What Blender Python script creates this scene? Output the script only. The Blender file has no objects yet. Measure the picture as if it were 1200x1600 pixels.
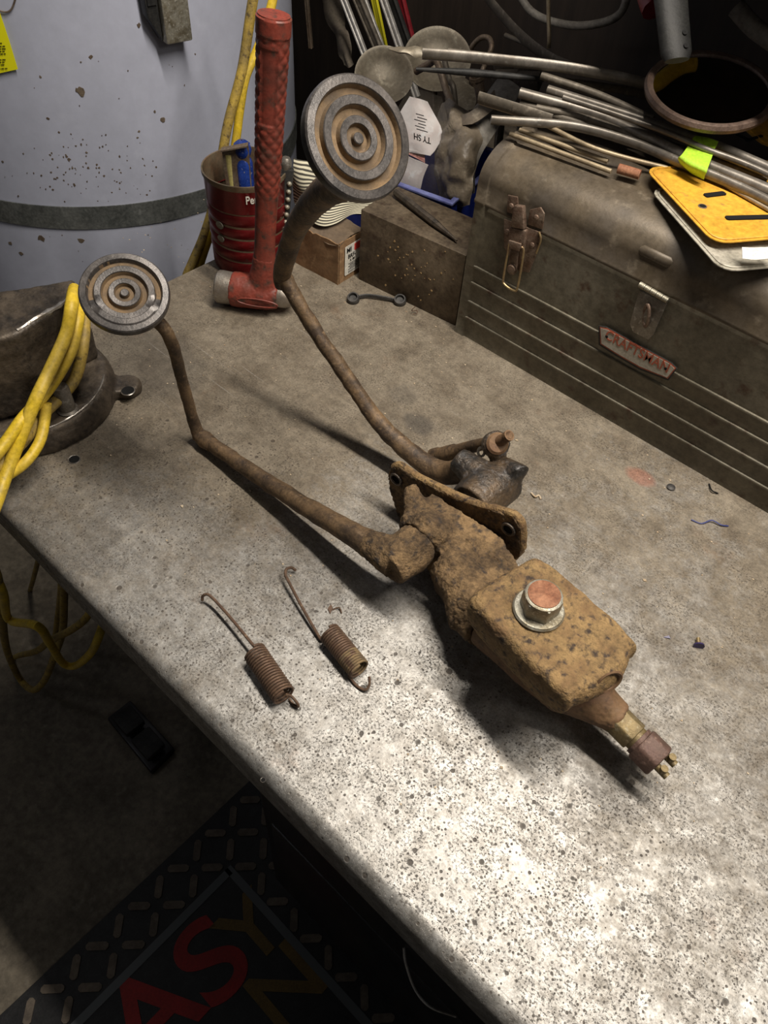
import bpy, bmesh, math, random
from mathutils import Vector as V, Matrix, noise
PI = math.pi
random.seed(7)
C = bpy.context.scene.collection
sc = bpy.context.scene
BH = 0.9                      # bench top height above the floor; everything below is given from the bench top
CH = 0.62                     # camera height over the bench top
# ---------------------------------------------------------------- camera
RX = V((0.73581691, 0.54634479, -0.40010106))
RY = V((0.67473313, -0.54131999, 0.50170497))
RZ = V((0.0575212, -0.63912444, -0.76694932))
ROT = Matrix((RX, RY, RZ))    # columns: image right, image down, view direction in world axes
cam = bpy.data.objects.new('camera', bpy.data.cameras.new('camera'))
C.objects.link(cam)
right = V((ROT[0][0], ROT[1][0], ROT[2][0])); down = V((ROT[0][1], ROT[1][1], ROT[2][1])); fwd = V((ROT[0][2], ROT[1][2], ROT[2][2]))
m3 = Matrix((right, -down, -fwd)).transposed()
cam.matrix_world = Matrix.Translation((0, 0, CH + BH)) @ m3.to_4x4()
cam.data.sensor_fit = 'VERTICAL'; cam.data.sensor_height = 36; cam.data.sensor_width = 27; cam.data.lens = 27.0
cam.data.clip_start = 0.02
sc.camera = cam
# ---------------------------------------------------------------- world, lights, exposure
w = bpy.data.worlds.new('world'); sc.world = w; w.use_nodes = True
w.node_tree.nodes['Background'].inputs[0].default_value = (1.0, 0.95, 0.9, 1)
w.node_tree.nodes['Background'].inputs[1].default_value = 0.035
def fill_light(name, loc, power, radius, col):
    l = bpy.data.lights.new(name, 'POINT'); l.energy = power; l.shadow_soft_size = radius; l.color = col
    o = bpy.data.objects.new(name, l); C.objects.link(o); o.location = (loc[0], loc[1], loc[2] + BH); return o
def tube(name, loc, power, lx, ly, col):      # a shop fluorescent hanging along the bench, shining down
    l = bpy.data.lights.new(name, 'AREA'); l.shape = 'RECTANGLE'; l.size = lx; l.size_y = ly; l.energy = power; l.color = col
    o = bpy.data.objects.new(name, l); C.objects.link(o); o.location = (loc[0], loc[1], loc[2] + BH); return o
tube('shop_tube_light', (0.0, 0.58, 1.30), 30, 1.15, 0.05, (1.0, 0.92, 0.815))
fill_light('floor_fill_light', (-1.45, -0.75, 1.1), 3.5, 0.12, (0.93, 0.95, 1.0))  # added fill with no real source, lifts the floor at lower left
fill_light('side_fill_light', (0.95, 0.36, 1.15), 8, 0.16, (1.0, 0.93, 0.84))  # added fill from the right, brightens the bench and toolbox front
sc.view_settings.view_transform = 'Standard'; sc.view_settings.look = 'None'
sc.view_settings.gamma = 1; sc.view_settings.use_curve_mapping = False
sc.view_settings.exposure = 0.0

# ---------------------------------------------------------------- measuring rays
def ray(px, py): return ROT @ V((px - 600, py - 800, 1200))
CO = V((0, 0, CH))
def P(px, py, z=0.0): r = ray(px, py); return CO + r * ((z - CH) / r.z)
def PY(px, py, y): r = ray(px, py); return CO + r * (y / r.y)
def PX(px, py, x): r = ray(px, py); return CO + r * (x / r.x)

# ---------------------------------------------------------------- materials
MATS = {}
def mat(name, c1, c2=None, c3=None, rough=0.6, metal=0.0, scale=40, bump=0.3, bscale=None, rough2=None, thr=0.5, sharp=0.12,
        thr3=0.62, alpha=None, trans=0.0, det=8, stretch=(1, 1, 1), bdist=0.001, spec=0.5, grain=0.42):
    if name in MATS: return MATS[name]
    m = bpy.data.materials.new(name); m.use_nodes = True; nt = m.node_tree; N = nt.nodes; L = nt.links
    b = N['Principled BSDF']; b.inputs['Metallic'].default_value = metal; b.inputs['Roughness'].default_value = rough
    b.inputs['Specular IOR Level'].default_value = spec
    tc = N.new('ShaderNodeTexCoord'); mp = N.new('ShaderNodeMapping'); mp.inputs['Scale'].default_value = stretch
    L.new(tc.outputs['Object'], mp.inputs['Vector'])
    def nz(s, d=det, r=0.6):
        n = N.new('ShaderNodeTexNoise'); n.inputs['Scale'].default_value = s; n.inputs['Detail'].default_value = d; n.inputs['Roughness'].default_value = r
        L.new(mp.outputs['Vector'], n.inputs['Vector']); return n
    def ramp(src, a, bb):
        r = N.new('ShaderNodeMapRange'); r.inputs['From Min'].default_value = a; r.inputs['From Max'].default_value = bb
        L.new(src, r.inputs['Value']); return r.outputs['Result']
    def mix(f, a, bb):
        x = N.new('ShaderNodeMix'); x.data_type = 'RGBA'
        L.new(f, x.inputs[0])
        for i, v in ((6, a), (7, bb)):
            if isinstance(v, tuple): x.inputs[i].default_value = (*v, 1)
            else: L.new(v, x.inputs[i])
        return x.outputs[2]
    if c2:
        n1 = nz(scale); f1 = ramp(n1.outputs['Fac'], thr - sharp, thr + sharp)
        col = mix(f1, c1, c2)
        if c3:
            n2 = nz(scale * 3.1, det); f2 = ramp(n2.outputs['Fac'], thr3 - sharp * .6, thr3 + sharp * .6); col = mix(f2, col, c3)
        if grain:
            n4 = nz(scale * 8, 4, .7); n5 = nz(scale * .55, 6, .7)
            g = N.new('ShaderNodeMath'); g.operation = 'ADD'; L.new(n4.outputs['Fac'], g.inputs[0]); L.new(n5.outputs['Fac'], g.inputs[1])
            gr = N.new('ShaderNodeMapRange'); gr.inputs['From Min'].default_value = .72; gr.inputs['From Max'].default_value = 1.28
            gr.inputs['To Min'].default_value = 1 - grain; gr.inputs['To Max'].default_value = 1 + grain * .8; L.new(g.outputs[0], gr.inputs['Value'])
            vm = N.new('ShaderNodeVectorMath'); vm.operation = 'SCALE'; L.new(col, vm.inputs[0]); L.new(gr.outputs['Result'], vm.inputs['Scale']); col = vm.outputs['Vector']
        L.new(col, b.inputs['Base Color'])
        if rough2 is not None:
            rr = N.new('ShaderNodeMapRange'); rr.inputs['To Min'].default_value = rough; rr.inputs['To Max'].default_value = rough2
            L.new(f1, rr.inputs['Value']); L.new(rr.outputs['Result'], b.inputs['Roughness'])
    else: b.inputs['Base Color'].default_value = (*c1, 1)
    if bump:
        n3 = nz(bscale or scale * 4, 6); bp = N.new('ShaderNodeBump'); bp.inputs['Strength'].default_value = bump; bp.inputs['Distance'].default_value = bdist
        L.new(n3.outputs['Fac'], bp.inputs['Height']); L.new(bp.outputs['Normal'], b.inputs['Normal'])
    if alpha is not None: b.inputs['Alpha'].default_value = alpha
    if trans: b.inputs['Transmission Weight'].default_value = trans
    MATS[name] = m; return m

def bench_mat():
    m = bpy.data.materials.new('bench_steel'); m.use_nodes = True; nt = m.node_tree; N = nt.nodes; L = nt.links
    b = N['Principled BSDF']
    tc = N.new('ShaderNodeTexCoord'); sep = N.new('ShaderNodeSeparateXYZ'); L.new(tc.outputs['Object'], sep.inputs[0])
    def val(op, a, bb=None, c=None, clamp=False):
        n = N.new('ShaderNodeMath'); n.operation = op; n.use_clamp = clamp
        for i, v in enumerate((a, bb, c)):
            if v is None: continue
            if isinstance(v, (int, float)): n.inputs[i].default_value = v
            else: L.new(v, n.inputs[i])
        return n.outputs[0]
    def nz(s, d=8, r=.6, vec=None, dist=0.0):
        n = N.new('ShaderNodeTexNoise'); n.inputs['Scale'].default_value = s; n.inputs['Detail'].default_value = d
        n.inputs['Roughness'].default_value = r; n.inputs['Distortion'].default_value = dist
        L.new(vec or tc.outputs['Object'], n.inputs['Vector']); return n.outputs['Fac']
    def rng(v, a, bb, c=0., d=1.):
        r = N.new('ShaderNodeMapRange'); L.new(v, r.inputs['Value'])
        for k, x in zip(('From Min', 'From Max', 'To Min', 'To Max'), (a, bb, c, d)): r.inputs[k].default_value = x
        return r.outputs['Result']
    def mix(f, a, bb):
        x = N.new('ShaderNodeMix'); x.data_type = 'RGBA'
        if isinstance(f, float): x.inputs[0].default_value = f
        else: L.new(f, x.inputs[0])
        for i, v in ((6, a), (7, bb)):
            if isinstance(v, tuple): x.inputs[i].default_value = (*v, 1)
            else: L.new(v, x.inputs[i])
        return x.outputs[2]
    def vor(s, rad_lo, rad_hi, density):
        v = N.new('ShaderNodeTexVoronoi'); v.inputs['Scale'].default_value = s; v.inputs['Randomness'].default_value = 1
        L.new(tc.outputs['Object'], v.inputs['Vector'])
        sc_ = N.new('ShaderNodeSeparateColor'); L.new(v.outputs['Color'], sc_.inputs[0])
        rad = rng(sc_.outputs['Red'], 0, 1, rad_lo, rad_hi)
        inside = val('SUBTRACT', rad, v.outputs['Distance'])
        dot = rng(inside, 0, 0.05)
        keep = val('LESS_THAN', sc_.outputs['Green'], density)
        return val('MULTIPLY', dot, keep)
    x, y = sep.outputs['X'], sep.outputs['Y']           # object origin sits at the front left corner line: x, y as in the bench frame
    # worn bare steel towards the front, brown film towards the back
    n1 = nz(5, 10, .65); n2 = nz(28, 8, .7); n3 = nz(160, 5, .7)
    depth = val('ADD', val('MULTIPLY', rng(y, 0.18, 0.60), 0.62), val('MULTIPLY', rng(x, -0.22, -0.62), 0.55))
    depth = val('ADD', depth, val('MULTIPLY', rng(x, -0.05, 0.25), 0.16))
    filmv = val('ADD', depth, val('MULTIPLY', val('SUBTRACT', n1, 0.5), 1.1))
    filmv = val('ADD', filmv, val('MULTIPLY', val('SUBTRACT', n2, 0.5), 0.75))
    film = rng(val('ADD', filmv, val('MULTIPLY', val('SUBTRACT', n3, .5), .5)), 0.10, 0.62)
    steel = mix(rng(nz(60, 6, .7), .35, .65), (0.26, 0.245, 0.222), (0.42, 0.41, 0.39))
    brown = mix(rng(nz(18, 9, .7), .38, .62), (0.130, 0.104, 0.073), (0.225, 0.190, 0.142))
    col = mix(film, steel, brown)
    rust = rng(nz(11, 10, .72), .60, .74)
    col = mix(val('MULTIPLY', rust, .55), col, (0.16, 0.085, 0.045))
    # dark blots at fixed places
    def blot(px, py, rx, ry, s):
        c = P(px, py)
        d = val('ADD', val('POWER', val('DIVIDE', val('SUBTRACT', x, c.x), rx), 2), val('POWER', val('DIVIDE', val('SUBTRACT', y, c.y), ry), 2))
        d = val('ADD', d, val('MULTIPLY', val('SUBTRACT', n2, .5), 1.6))
        return rng(d, 1.3, 0.5, 0, s)
    for args in ((655, 662, .022, .016, .55), (630, 615, .02, .02, .3), (190, 720, .12, .05, .35), (225, 560, .09, .06, .45), (960, 1240, .03, .02, .4), (80, 800, .1, .04, .3)):
        col = mix(blot(*args), col, (0.05, 0.045, 0.04))
    col = mix(blot(1000, 745, .018, .012, .5), col, (0.30, 0.10, 0.06))
    # pits: drilled dots and spatter, densest in the front middle
    dens = rng(val('ADD', rng(y, .60, .25), val('MULTIPLY', val('SUBTRACT', nz(9, 4), .5), 2.2)), .45, 1.35)
    small = val('MULTIPLY', vor(330, .16, .40, .50), rng(val('ADD', dens, val('MULTIPLY', val('SUBTRACT', nz(38, 4), .5), 2.2)), .22, .60))
    mid = val('MULTIPLY', vor(105, .08, .22, .34), rng(dens, .08, .5))
    big = val('MULTIPLY', vor(46, .07, .15, .55), rng(dens, .02, .3))
    pits = val('MAXIMUM', val('MAXIMUM', small, mid), big)
    pits = val('MAXIMUM', pits, val('MULTIPLY', rng(nz(430, 4, .8), .555, .615), rng(nz(26, 5), .42, .62)))
    col = mix(val('MULTIPLY', pits, .80), col, (0.055, 0.042, 0.032))
    # crumbs of light grit
    grit = vor(90, .02, .055, .35)
    col = mix(val('MULTIPLY', grit, .8), col, (0.62, 0.56, 0.46))
    # scratches: stretched noise in two directions
    def scr(ang, s1, s2, a, bb):
        mp = N.new('ShaderNodeMapping'); mp.inputs['Rotation'].default_value = (0, 0, ang); mp.inputs['Scale'].default_value = (s1, s2, 1)
        L.new(tc.outputs['Object'], mp.inputs['Vector']); return rng(nz(1, 3, .5, mp.outputs['Vector'], .3), a, bb)
    sc1 = val('MULTIPLY', scr(.5, 6, 420, .66, .74), rng(nz(7, 3), .42, .6)); sc2 = val('MULTIPLY', scr(2.0, 5, 380, .68, .76), rng(nz(6, 3), .45, .6))
    scrs = val('MAXIMUM', sc1, sc2)
    col = mix(val('MULTIPLY', scrs, .28), col, (0.55, 0.53, 0.50))
    gr = val('ADD', nz(420, 4, .75), nz(95, 6, .75)); gs = rng(gr, .74, 1.26, .58, 1.32)
    vm = N.new('ShaderNodeVectorMath'); vm.operation = 'SCALE'; L.new(col, vm.inputs[0]); L.new(gs, vm.inputs['Scale']); col = vm.outputs['Vector']
    L.new(col, b.inputs['Base Color'])
    mt = val('MULTIPLY', val('SUBTRACT', 1, film), val('SUBTRACT', .62, val('MULTIPLY', pits, .55)))
    L.new(mt, b.inputs['Metallic'])
    rg = val('ADD', val('ADD', rng(film, 0, 1, .40, .56), val('MULTIPLY', n3, .16)), val('MULTIPLY', pits, .2))
    L.new(rg, b.inputs['Roughness']); b.inputs['Specular IOR Level'].default_value = .45
    h = val('ADD', val('MULTIPLY', pits, -1.0), val('MULTIPLY', n3, .5)); h = val('ADD', h, val('MULTIPLY', n2, .6)); h = val('ADD', h, val('MULTIPLY', scrs, -.25))
    bp = N.new('ShaderNodeBump'); bp.inputs['Strength'].default_value = .55; bp.inputs['Distance'].default_value = .0012
    L.new(h, bp.inputs['Height']); L.new(bp.outputs['Normal'], b.inputs['Normal'])
    return m

M_rust = mat('rusty_arm', (0.060, 0.040, 0.026), (0.165, 0.105, 0.055), (0.25, 0.17, 0.10), rough=.62, metal=.15, scale=45, bump=.6, thr3=.66)
M_crust = mat('crusted_dirt', (0.085, 0.053, 0.027), (0.200, 0.128, 0.062), (0.040, 0.030, 0.024), rough=.9, scale=38, bump=1.0, bscale=240, thr3=.60, bdist=.003, grain=.6)
M_tan = mat('tan_rust', (0.31, 0.20, 0.085), (0.155, 0.090, 0.040), (0.060, 0.040, 0.028), rough=.8, scale=46, bump=1.0, bscale=330, thr=.54, thr3=.59, bdist=.002, grain=.55)
M_bore = mat('orange_rust', (0.21, 0.125, 0.062), (0.15, 0.08, 0.042), (0.09, 0.055, 0.035), rough=.7, scale=40, bump=.6)
M_brass = mat('dirty_brass', (0.27, 0.20, 0.09), (0.16, 0.12, 0.06), (0.33, 0.28, 0.18), rough=.55, metal=.4, scale=60, bump=.5)
M_plumhex = mat('brown_hex', (0.15, 0.085, 0.068), (0.10, 0.06, 0.045), (0.22, 0.14, 0.11), rough=.6, metal=.2, scale=70, bump=.5)
M_greysteel = mat('dull_steel', (0.30, 0.28, 0.25), (0.18, 0.16, 0.135), (0.42, 0.40, 0.37), rough=.45, metal=.7, scale=60, bump=.3)
M_zinc = mat('dirty_zinc', (0.42, 0.40, 0.33), (0.22, 0.19, 0.13), (0.60, 0.58, 0.50), rough=.45, metal=.5, scale=90, bump=.5)
M_redtop = mat('red_rust_face', (0.22, 0.080, 0.036), (0.30, 0.14, 0.075), rough=.75, scale=60, bump=.3)
M_greasy = mat('greasy_iron', (0.045, 0.042, 0.040), (0.11, 0.075, 0.045), (0.16, 0.15, 0.15), rough=.38, metal=.3, scale=40, bump=.8, bscale=220, thr3=.64, bdist=.002)
M_pad = mat('pad_rubber', (0.055, 0.050, 0.048), (0.105, 0.094, 0.088), rough=.34, metal=.35, scale=50, bump=.15, bscale=500)
M_groove = mat('pad_groove', (0.20, 0.130, 0.065), (0.085, 0.060, 0.038), rough=.8, scale=60, bump=.3)
M_spring = mat('spring_rust', (0.16, 0.095, 0.060), (0.10, 0.062, 0.042), (0.24, 0.16, 0.10), rough=.6, metal=.3, scale=120, bump=.4)
M_springdirt = mat('spring_mud', (0.26, 0.18, 0.09), (0.13, 0.09, 0.055), rough=.9, scale=120, bump=.6)
M_hred = mat('hammer_red', (0.290, 0.050, 0.030), (0.120, 0.034, 0.024), (0.060, 0.040, 0.030), rough=.5, scale=30, bump=.35, thr=.5, thr3=.60, sharp=.16)
M_hsteel = mat('hammer_steel', (0.36, 0.33, 0.29), (0.24, 0.20, 0.16), rough=.42, metal=.7, scale=70, bump=.3)
M_box = mat('toolbox_paint', (0.120, 0.105, 0.074), (0.150, 0.134, 0.100), (0.070, 0.040, 0.025), rough=.42, metal=.25, scale=14, bump=.15, thr3=.64, bscale=300, rough2=.55)
M_lid = mat('toolbox_lid_paint', (0.125, 0.097, 0.064), (0.078, 0.064, 0.050), (0.20, 0.165, 0.12), rough=.42, metal=.25, scale=16, bump=.15, thr3=.66, bscale=300, rough2=.55)
M_latch = mat('latch_rust', (0.16, 0.095, 0.065), (0.22, 0.165, 0.125), (0.10, 0.065, 0.045), rough=.5, metal=.45, scale=80, bump=.4)
M_bail = mat('latch_brass', (0.42, 0.32, 0.16), (0.26, 0.18, 0.10), rough=.4, metal=.7, scale=90, bump=.2)
M_block = mat('steel_block', (0.100, 0.073, 0.046), (0.150, 0.115, 0.077), (0.06, 0.038, 0.025), rough=.55, metal=.3, scale=22, bump=.4, bscale=200)
M_blockchip = mat('block_chips', (0.42, 0.28, 0.13), rough=.8, bump=0)
M_card = mat('cardboard', (0.30, 0.175, 0.085), (0.20, 0.115, 0.056), (0.36, 0.23, 0.12), rough=.85, scale=26, bump=.3)
M_carddirty = mat('cardboard_dirty', (0.17, 0.12, 0.075), (0.11, 0.08, 0.055), rough=.9, scale=30, bump=.4)
M_white = mat('label_white', (0.72, 0.70, 0.64), (0.60, 0.57, 0.50), rough=.6, scale=40, bump=0)
M_black = mat('print_black', (0.012, 0.012, 0.012), rough=.9, bump=0, spec=.1)
M_blackp = mat('black_plastic', (0.020, 0.020, 0.020), (0.034, 0.033, 0.031), rough=.55, scale=60, bump=.2, spec=.25)
M_handle = mat('handle_black', (0.009, 0.009, 0.009), (0.013, 0.013, 0.012), rough=.5, scale=60, bump=.2, spec=.2)
M_rubber = mat('black_rubber', (0.030, 0.029, 0.028), (0.06, 0.055, 0.05), rough=.6, scale=80, bump=.2)
M_redp = mat('print_red', (0.55, 0.05, 0.04), rough=.6, bump=0)
M_can = mat('can_red', (0.20, 0.012, 0.014), (0.12, 0.012, 0.012), (0.10, 0.07, 0.055), rough=.28, metal=.45, scale=24, bump=.1, thr3=.69)
M_canin = mat('can_inside', (0.26, 0.22, 0.15), (0.20, 0.12, 0.07), rough=.45, metal=.5, scale=30, bump=.1)
M_blue = mat('tray_blue', (0.010, 0.030, 0.26), (0.012, 0.024, 0.18), rough=.4, scale=30, bump=.1)
M_bluerim = mat('tray_blue_rim', (0.14, 0.16, 0.34), (0.09, 0.10, 0.26), rough=.5, scale=60, bump=.1)
M_tank = mat('tank_paint', (0.50, 0.525, 0.64), (0.46, 0.485, 0.59), (0.54, 0.565, 0.67), rough=.45, scale=5, bump=.1, thr3=.7, grain=.10)
M_band = mat('galvanised_band', (0.13, 0.14, 0.135), (0.20, 0.21, 0.20), (0.24, 0.25, 0.24), rough=.5, metal=.5, scale=26, bump=.15)
M_yellow = mat('cord_yellow', (0.72, 0.50, 0.020), (0.52, 0.37, 0.05), (0.22, 0.15, 0.04), rough=.5, scale=30, bump=.15, thr3=.68)
M_yellowd = mat('cord_dirty', (0.42, 0.29, 0.05), (0.28, 0.20, 0.06), (0.10, 0.07, 0.03), rough=.6, scale=50, bump=.2, thr3=.60)
M_tag = mat('tag_yellow', (0.90, 0.86, 0.01), rough=.5, bump=0)
M_iron = mat('vise_iron', (0.052, 0.042, 0.033), (0.100, 0.078, 0.056), (0.030, 0.025, 0.021), rough=.42, metal=.4, scale=20, bump=.7, bscale=150, rough2=.55, bdist=.0015)
M_edge = mat('bare_edge', (0.45, 0.43, 0.40), (0.28, 0.25, 0.22), rough=.35, metal=.8, scale=60, bump=.4)
M_alu = mat('aluminium_tube', (0.23, 0.21, 0.185), (0.14, 0.122, 0.10), (0.34, 0.32, 0.29), rough=.42, metal=.55, scale=30, bump=.15, stretch=(1, 1, 1), thr3=.68)
M_alud = mat('dusty_tube', (0.15, 0.128, 0.10), (0.095, 0.08, 0.062), (0.22, 0.19, 0.15), rough=.55, metal=.35, scale=34, bump=.2)
M_tanrod = mat('tan_rod', (0.42, 0.34, 0.22), (0.26, 0.20, 0.13), rough=.45, metal=.4, scale=50, bump=.1)
M_tape = mat('tape_green', (0.38, 0.62, 0.03), (0.30, 0.52, 0.03), rough=.6, scale=50, bump=.3)
M_plate = mat('plate_orange', (0.66, 0.36, 0.035), (0.58, 0.29, 0.035), (0.30, 0.16, 0.05), rough=.5, scale=20, bump=.15, thr3=.68)
M_plateg = mat('plate_grey', (0.46, 0.43, 0.36), (0.33, 0.31, 0.25), (0.20, 0.18, 0.14), rough=.55, metal=.2, scale=30, bump=.25)
M_dish = mat('dish_metal', (0.22, 0.19, 0.14), (0.15, 0.125, 0.09), (0.28, 0.25, 0.19), rough=.5, metal=.3, scale=26, bump=.15)
M_rod = mat('brown_rod', (0.16, 0.11, 0.075), (0.24, 0.19, 0.14), rough=.5, metal=.4, scale=40, bump=.2)
M_bag = mat('greasy_bag', (0.20, 0.165, 0.12), (0.13, 0.105, 0.076), (0.28, 0.24, 0.185), rough=.40, scale=22, bump=.7, bscale=60, bdist=.003)
M_clear = mat('clear_bag', (0.42, 0.38, 0.31), (0.30, 0.26, 0.21), rough=.2, scale=20, bump=.6, bscale=60, alpha=.07, bdist=.003)
M_packet = mat('packet_white', (0.84, 0.81, 0.80), (0.68, 0.60, 0.58), (0.90, 0.90, 0.91), rough=.45, scale=26, bump=.4, bscale=60, bdist=.002, grain=.12)
M_packetred = mat('packet_red', (0.34, 0.08, 0.07), (0.45, 0.25, 0.22), rough=.4, scale=50, bump=.2)
M_belt = mat('grey_belt', (0.145, 0.130, 0.110), (0.20, 0.185, 0.16), (0.10, 0.088, 0.072), rough=.6, scale=18, bump=.4)
M_wall = mat('dark_board', (0.022, 0.015, 0.011), (0.032, 0.022, 0.016), rough=.7, scale=6, bump=.2, stretch=(1, 1, .1))
M_floor = mat('concrete', (0.125, 0.105, 0.078), (0.175, 0.150, 0.112), (0.23, 0.20, 0.155), rough=.8, scale=9, bump=.35, bscale=120, thr3=.66)
M_mat = mat('mat_rubber', (0.012, 0.012, 0.013), (0.020, 0.020, 0.021), rough=.6, scale=40, bump=.3)
M_matline = mat('mat_grey', (0.10, 0.11, 0.115), rough=.6, bump=0)
M_tread = mat('mat_tread', (0.15, 0.12, 0.09), (0.10, 0.08, 0.06), rough=.7, scale=40, bump=.1)
M_matred = mat('mat_red', (0.34, 0.016, 0.014), (0.26, 0.014, 0.012), rough=.6, scale=40, bump=.2)
M_matyel = mat('mat_yellow', (0.17, 0.105, 0.022), (0.13, 0.08, 0.018), rough=.6, scale=40, bump=.2)
M_cab = mat('cabinet_black', (0.018, 0.018, 0.021), (0.026, 0.024, 0.026), rough=.4, metal=.2, scale=8, bump=.1)
M_under = mat('under_steel', (0.11, 0.09, 0.075), (0.07, 0.055, 0.045), rough=.5, metal=.4, scale=12, bump=.2)
M_jug = mat('jug_plastic', (0.20, 0.18, 0.15), (0.16, 0.14, 0.12), rough=.5, scale=12, bump=.1)
M_hblue = mat('handle_blue', (0.012, 0.035, 0.20), (0.02, 0.05, 0.26), (0.45, 0.42, 0.36), rough=.25, scale=60, bump=.1, thr3=.68)
M_pale = mat('pale_yellow', (0.50, 0.44, 0.16), (0.42, 0.36, 0.14), rough=.5, scale=60, bump=.1)
M_mirror = mat('mirror_glass', (0.55, 0.55, 0.55), rough=.03, metal=1.0, bump=0)
M_mirrim = mat('mirror_rim', (0.085, 0.055, 0.042), (0.13, 0.09, 0.07), rough=.5, metal=.3, scale=60, bump=.2)
M_purple = mat('purple_plastic', (0.035, 0.025, 0.10), (0.05, 0.035, 0.14), rough=.4, scale=60, bump=0)
M_bluewire = mat('blue_wire', (0.02, 0.03, 0.16), rough=.5, bump=0)
M_crumb = mat('crumbs', (0.62, 0.52, 0.38), (0.35, 0.25, 0.15), rough=.8, scale=60, bump=0)
M_redc = mat('dark_red_enamel', (0.30, 0.02, 0.03), (0.20, 0.015, 0.02), rough=.4, scale=20, bump=.1)
M_bbar = mat('bright_bar', (0.70, 0.68, 0.64), (0.48, 0.46, 0.43), rough=.4, metal=.6, scale=30, bump=.1)
M_yelstrip = mat('yellow_strip', (0.75, 0.68, 0.02), rough=.5, bump=0)
M_ragm = mat('rag_grey', (0.20, 0.17, 0.13), (0.14, 0.115, 0.09), rough=.9, scale=30, bump=.5)
M_badge = mat('badge_silver', (0.50, 0.47, 0.40), (0.38, 0.35, 0.29), (0.45, 0.30, 0.24), rough=.5, metal=.1, scale=60, bump=.2, thr3=.68)
M_badgered = mat('badge_red', (0.46, 0.10, 0.05), (0.32, 0.10, 0.06), rough=.5, scale=120, bump=0)

def stripes():
    m = bpy.data.materials.new('striped_cloth'); m.use_nodes = True; nt = m.node_tree; N = nt.nodes; L = nt.links
    b = N['Principled BSDF']; b.inputs['Roughness'].default_value = .9
    tc = N.new('ShaderNodeUVMap'); tc.uv_map = 'UVMap'
    wv = N.new('ShaderNodeTexWave'); wv.inputs['Scale'].default_value = 5.6; wv.inputs['Distortion'].default_value = 1.2; wv.inputs['Detail'].default_value = 1
    wv.bands_direction = 'Y'; L.new(tc.outputs['UV'], wv.inputs['Vector'])
    r = N.new('ShaderNodeMapRange'); r.inputs['From Min'].default_value = .40; r.inputs['From Max'].default_value = .54; L.new(wv.outputs['Fac'], r.inputs['Value'])
    x = N.new('ShaderNodeMix'); x.data_type = 'RGBA'; L.new(r.outputs['Result'], x.inputs[0])
    x.inputs[6].default_value = (.06, .055, .045, 1); x.inputs[7].default_value = (.66, .62, .47, 1); L.new(x.outputs[2], b.inputs['Base Color'])
    return m
M_stripe = stripes()

# ---------------------------------------------------------------- geometry helpers
def thing(name, label, cat, loc=(0, 0, 0), group=None):
    o = bpy.data.objects.new(name, None); o.empty_display_size = .02; C.objects.link(o); o.location = loc
    o['label'] = label; o['category'] = cat
    if group: o['group'] = group
    return o
def tag(o, label, cat, group=None, kind=None):
    if label: o['label'] = label
    if cat: o['category'] = cat
    if group: o['group'] = group
    if kind: o['kind'] = kind
    return o
def wl(o):
    v = V(o.location)
    while o.parent: o = o.parent; v = v + V(o.location)
    return v
def obj(name, me, mats, parent=None, smooth=True, sharp=35, origin=None, label=None):
    """link a mesh given in world coordinates as one object with its origin at its middle"""
    if not isinstance(me, bpy.types.Mesh):
        bm = me; me = bpy.data.meshes.new(name); bm.to_mesh(me); bm.free()
    if origin is None:
        lo = V((1e9,) * 3); hi = -lo
        for v in me.vertices:
            for i in range(3): lo[i] = min(lo[i], v.co[i]); hi[i] = max(hi[i], v.co[i])
        c = (lo + hi) / 2
    else: c = V(origin)
    me.transform(Matrix.Translation(-c))
    if not isinstance(mats, (list, tuple)): mats = [mats]
    for m in mats: me.materials.append(m)
    if smooth:
        me.shade_smooth(); me.set_sharp_from_angle(angle=math.radians(sharp))
    o = bpy.data.objects.new(name, me); C.objects.link(o)
    o.location = c - (wl(parent) if parent else V((0, 0, 0)))
    if parent: o.parent = parent
    if label: o['label'] = label
    return o
def frame(o, z, x=None):
    z = V(z).normalized()
    if x is None: x = V((1, 0, 0)) if abs(z.x) < .8 else V((0, 1, 0))
    x = V(x); x = (x - z * x.dot(z)).normalized(); y = z.cross(x)
    m = Matrix((x, y, z)).transposed().to_4x4(); m.translation = V(o); return m
def face(bm, vs, mi=0):
    try: f = bm.faces.new(vs); f.material_index = mi; return f
    except ValueError: return None
def add_box(bm, lo, hi, M=None, bev=0, mi=0):
    M = M or Matrix()
    lo = V(lo); hi = V(hi); b2 = bmesh.new(); bmesh.ops.create_cube(b2, size=1)
    for v in b2.verts: v.co = V([(lo[i] + hi[i]) / 2 + v.co[i] * (hi[i] - lo[i]) for i in range(3)])
    if bev: bmesh.ops.bevel(b2, geom=b2.edges[:], offset=bev, segments=2, affect='EDGES', profile=.5)
    for f in b2.faces: f.material_index = mi
    join(bm, b2, M)
def join(bm, b2, M=None):
    me = bpy.data.meshes.new('t'); b2.to_mesh(me); b2.free()
    if M is not None: me.transform(M)
    bm.from_mesh(me); bpy.data.meshes.remove(me)
def add_prism(bm, pts, d, bev=0, mi=0):
    """pts: planar polygon (world points), extruded by vector d"""
    b2 = bmesh.new(); a = [b2.verts.new(V(p)) for p in pts]; b = [b2.verts.new(V(p) + V(d)) for p in pts]; n = len(pts)
    b2.faces.new(a[::-1]); b2.faces.new(b)
    for i in range(n): b2.faces.new((a[i], a[(i + 1) % n], b[(i + 1) % n], b[i]))
    bmesh.ops.recalc_face_normals(b2, faces=b2.faces[:])
    if bev: bmesh.ops.bevel(b2, geom=b2.edges[:], offset=bev, segments=2, affect='EDGES', profile=.5)
    for f in b2.faces: f.material_index = mi
    join(bm, b2)
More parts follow.
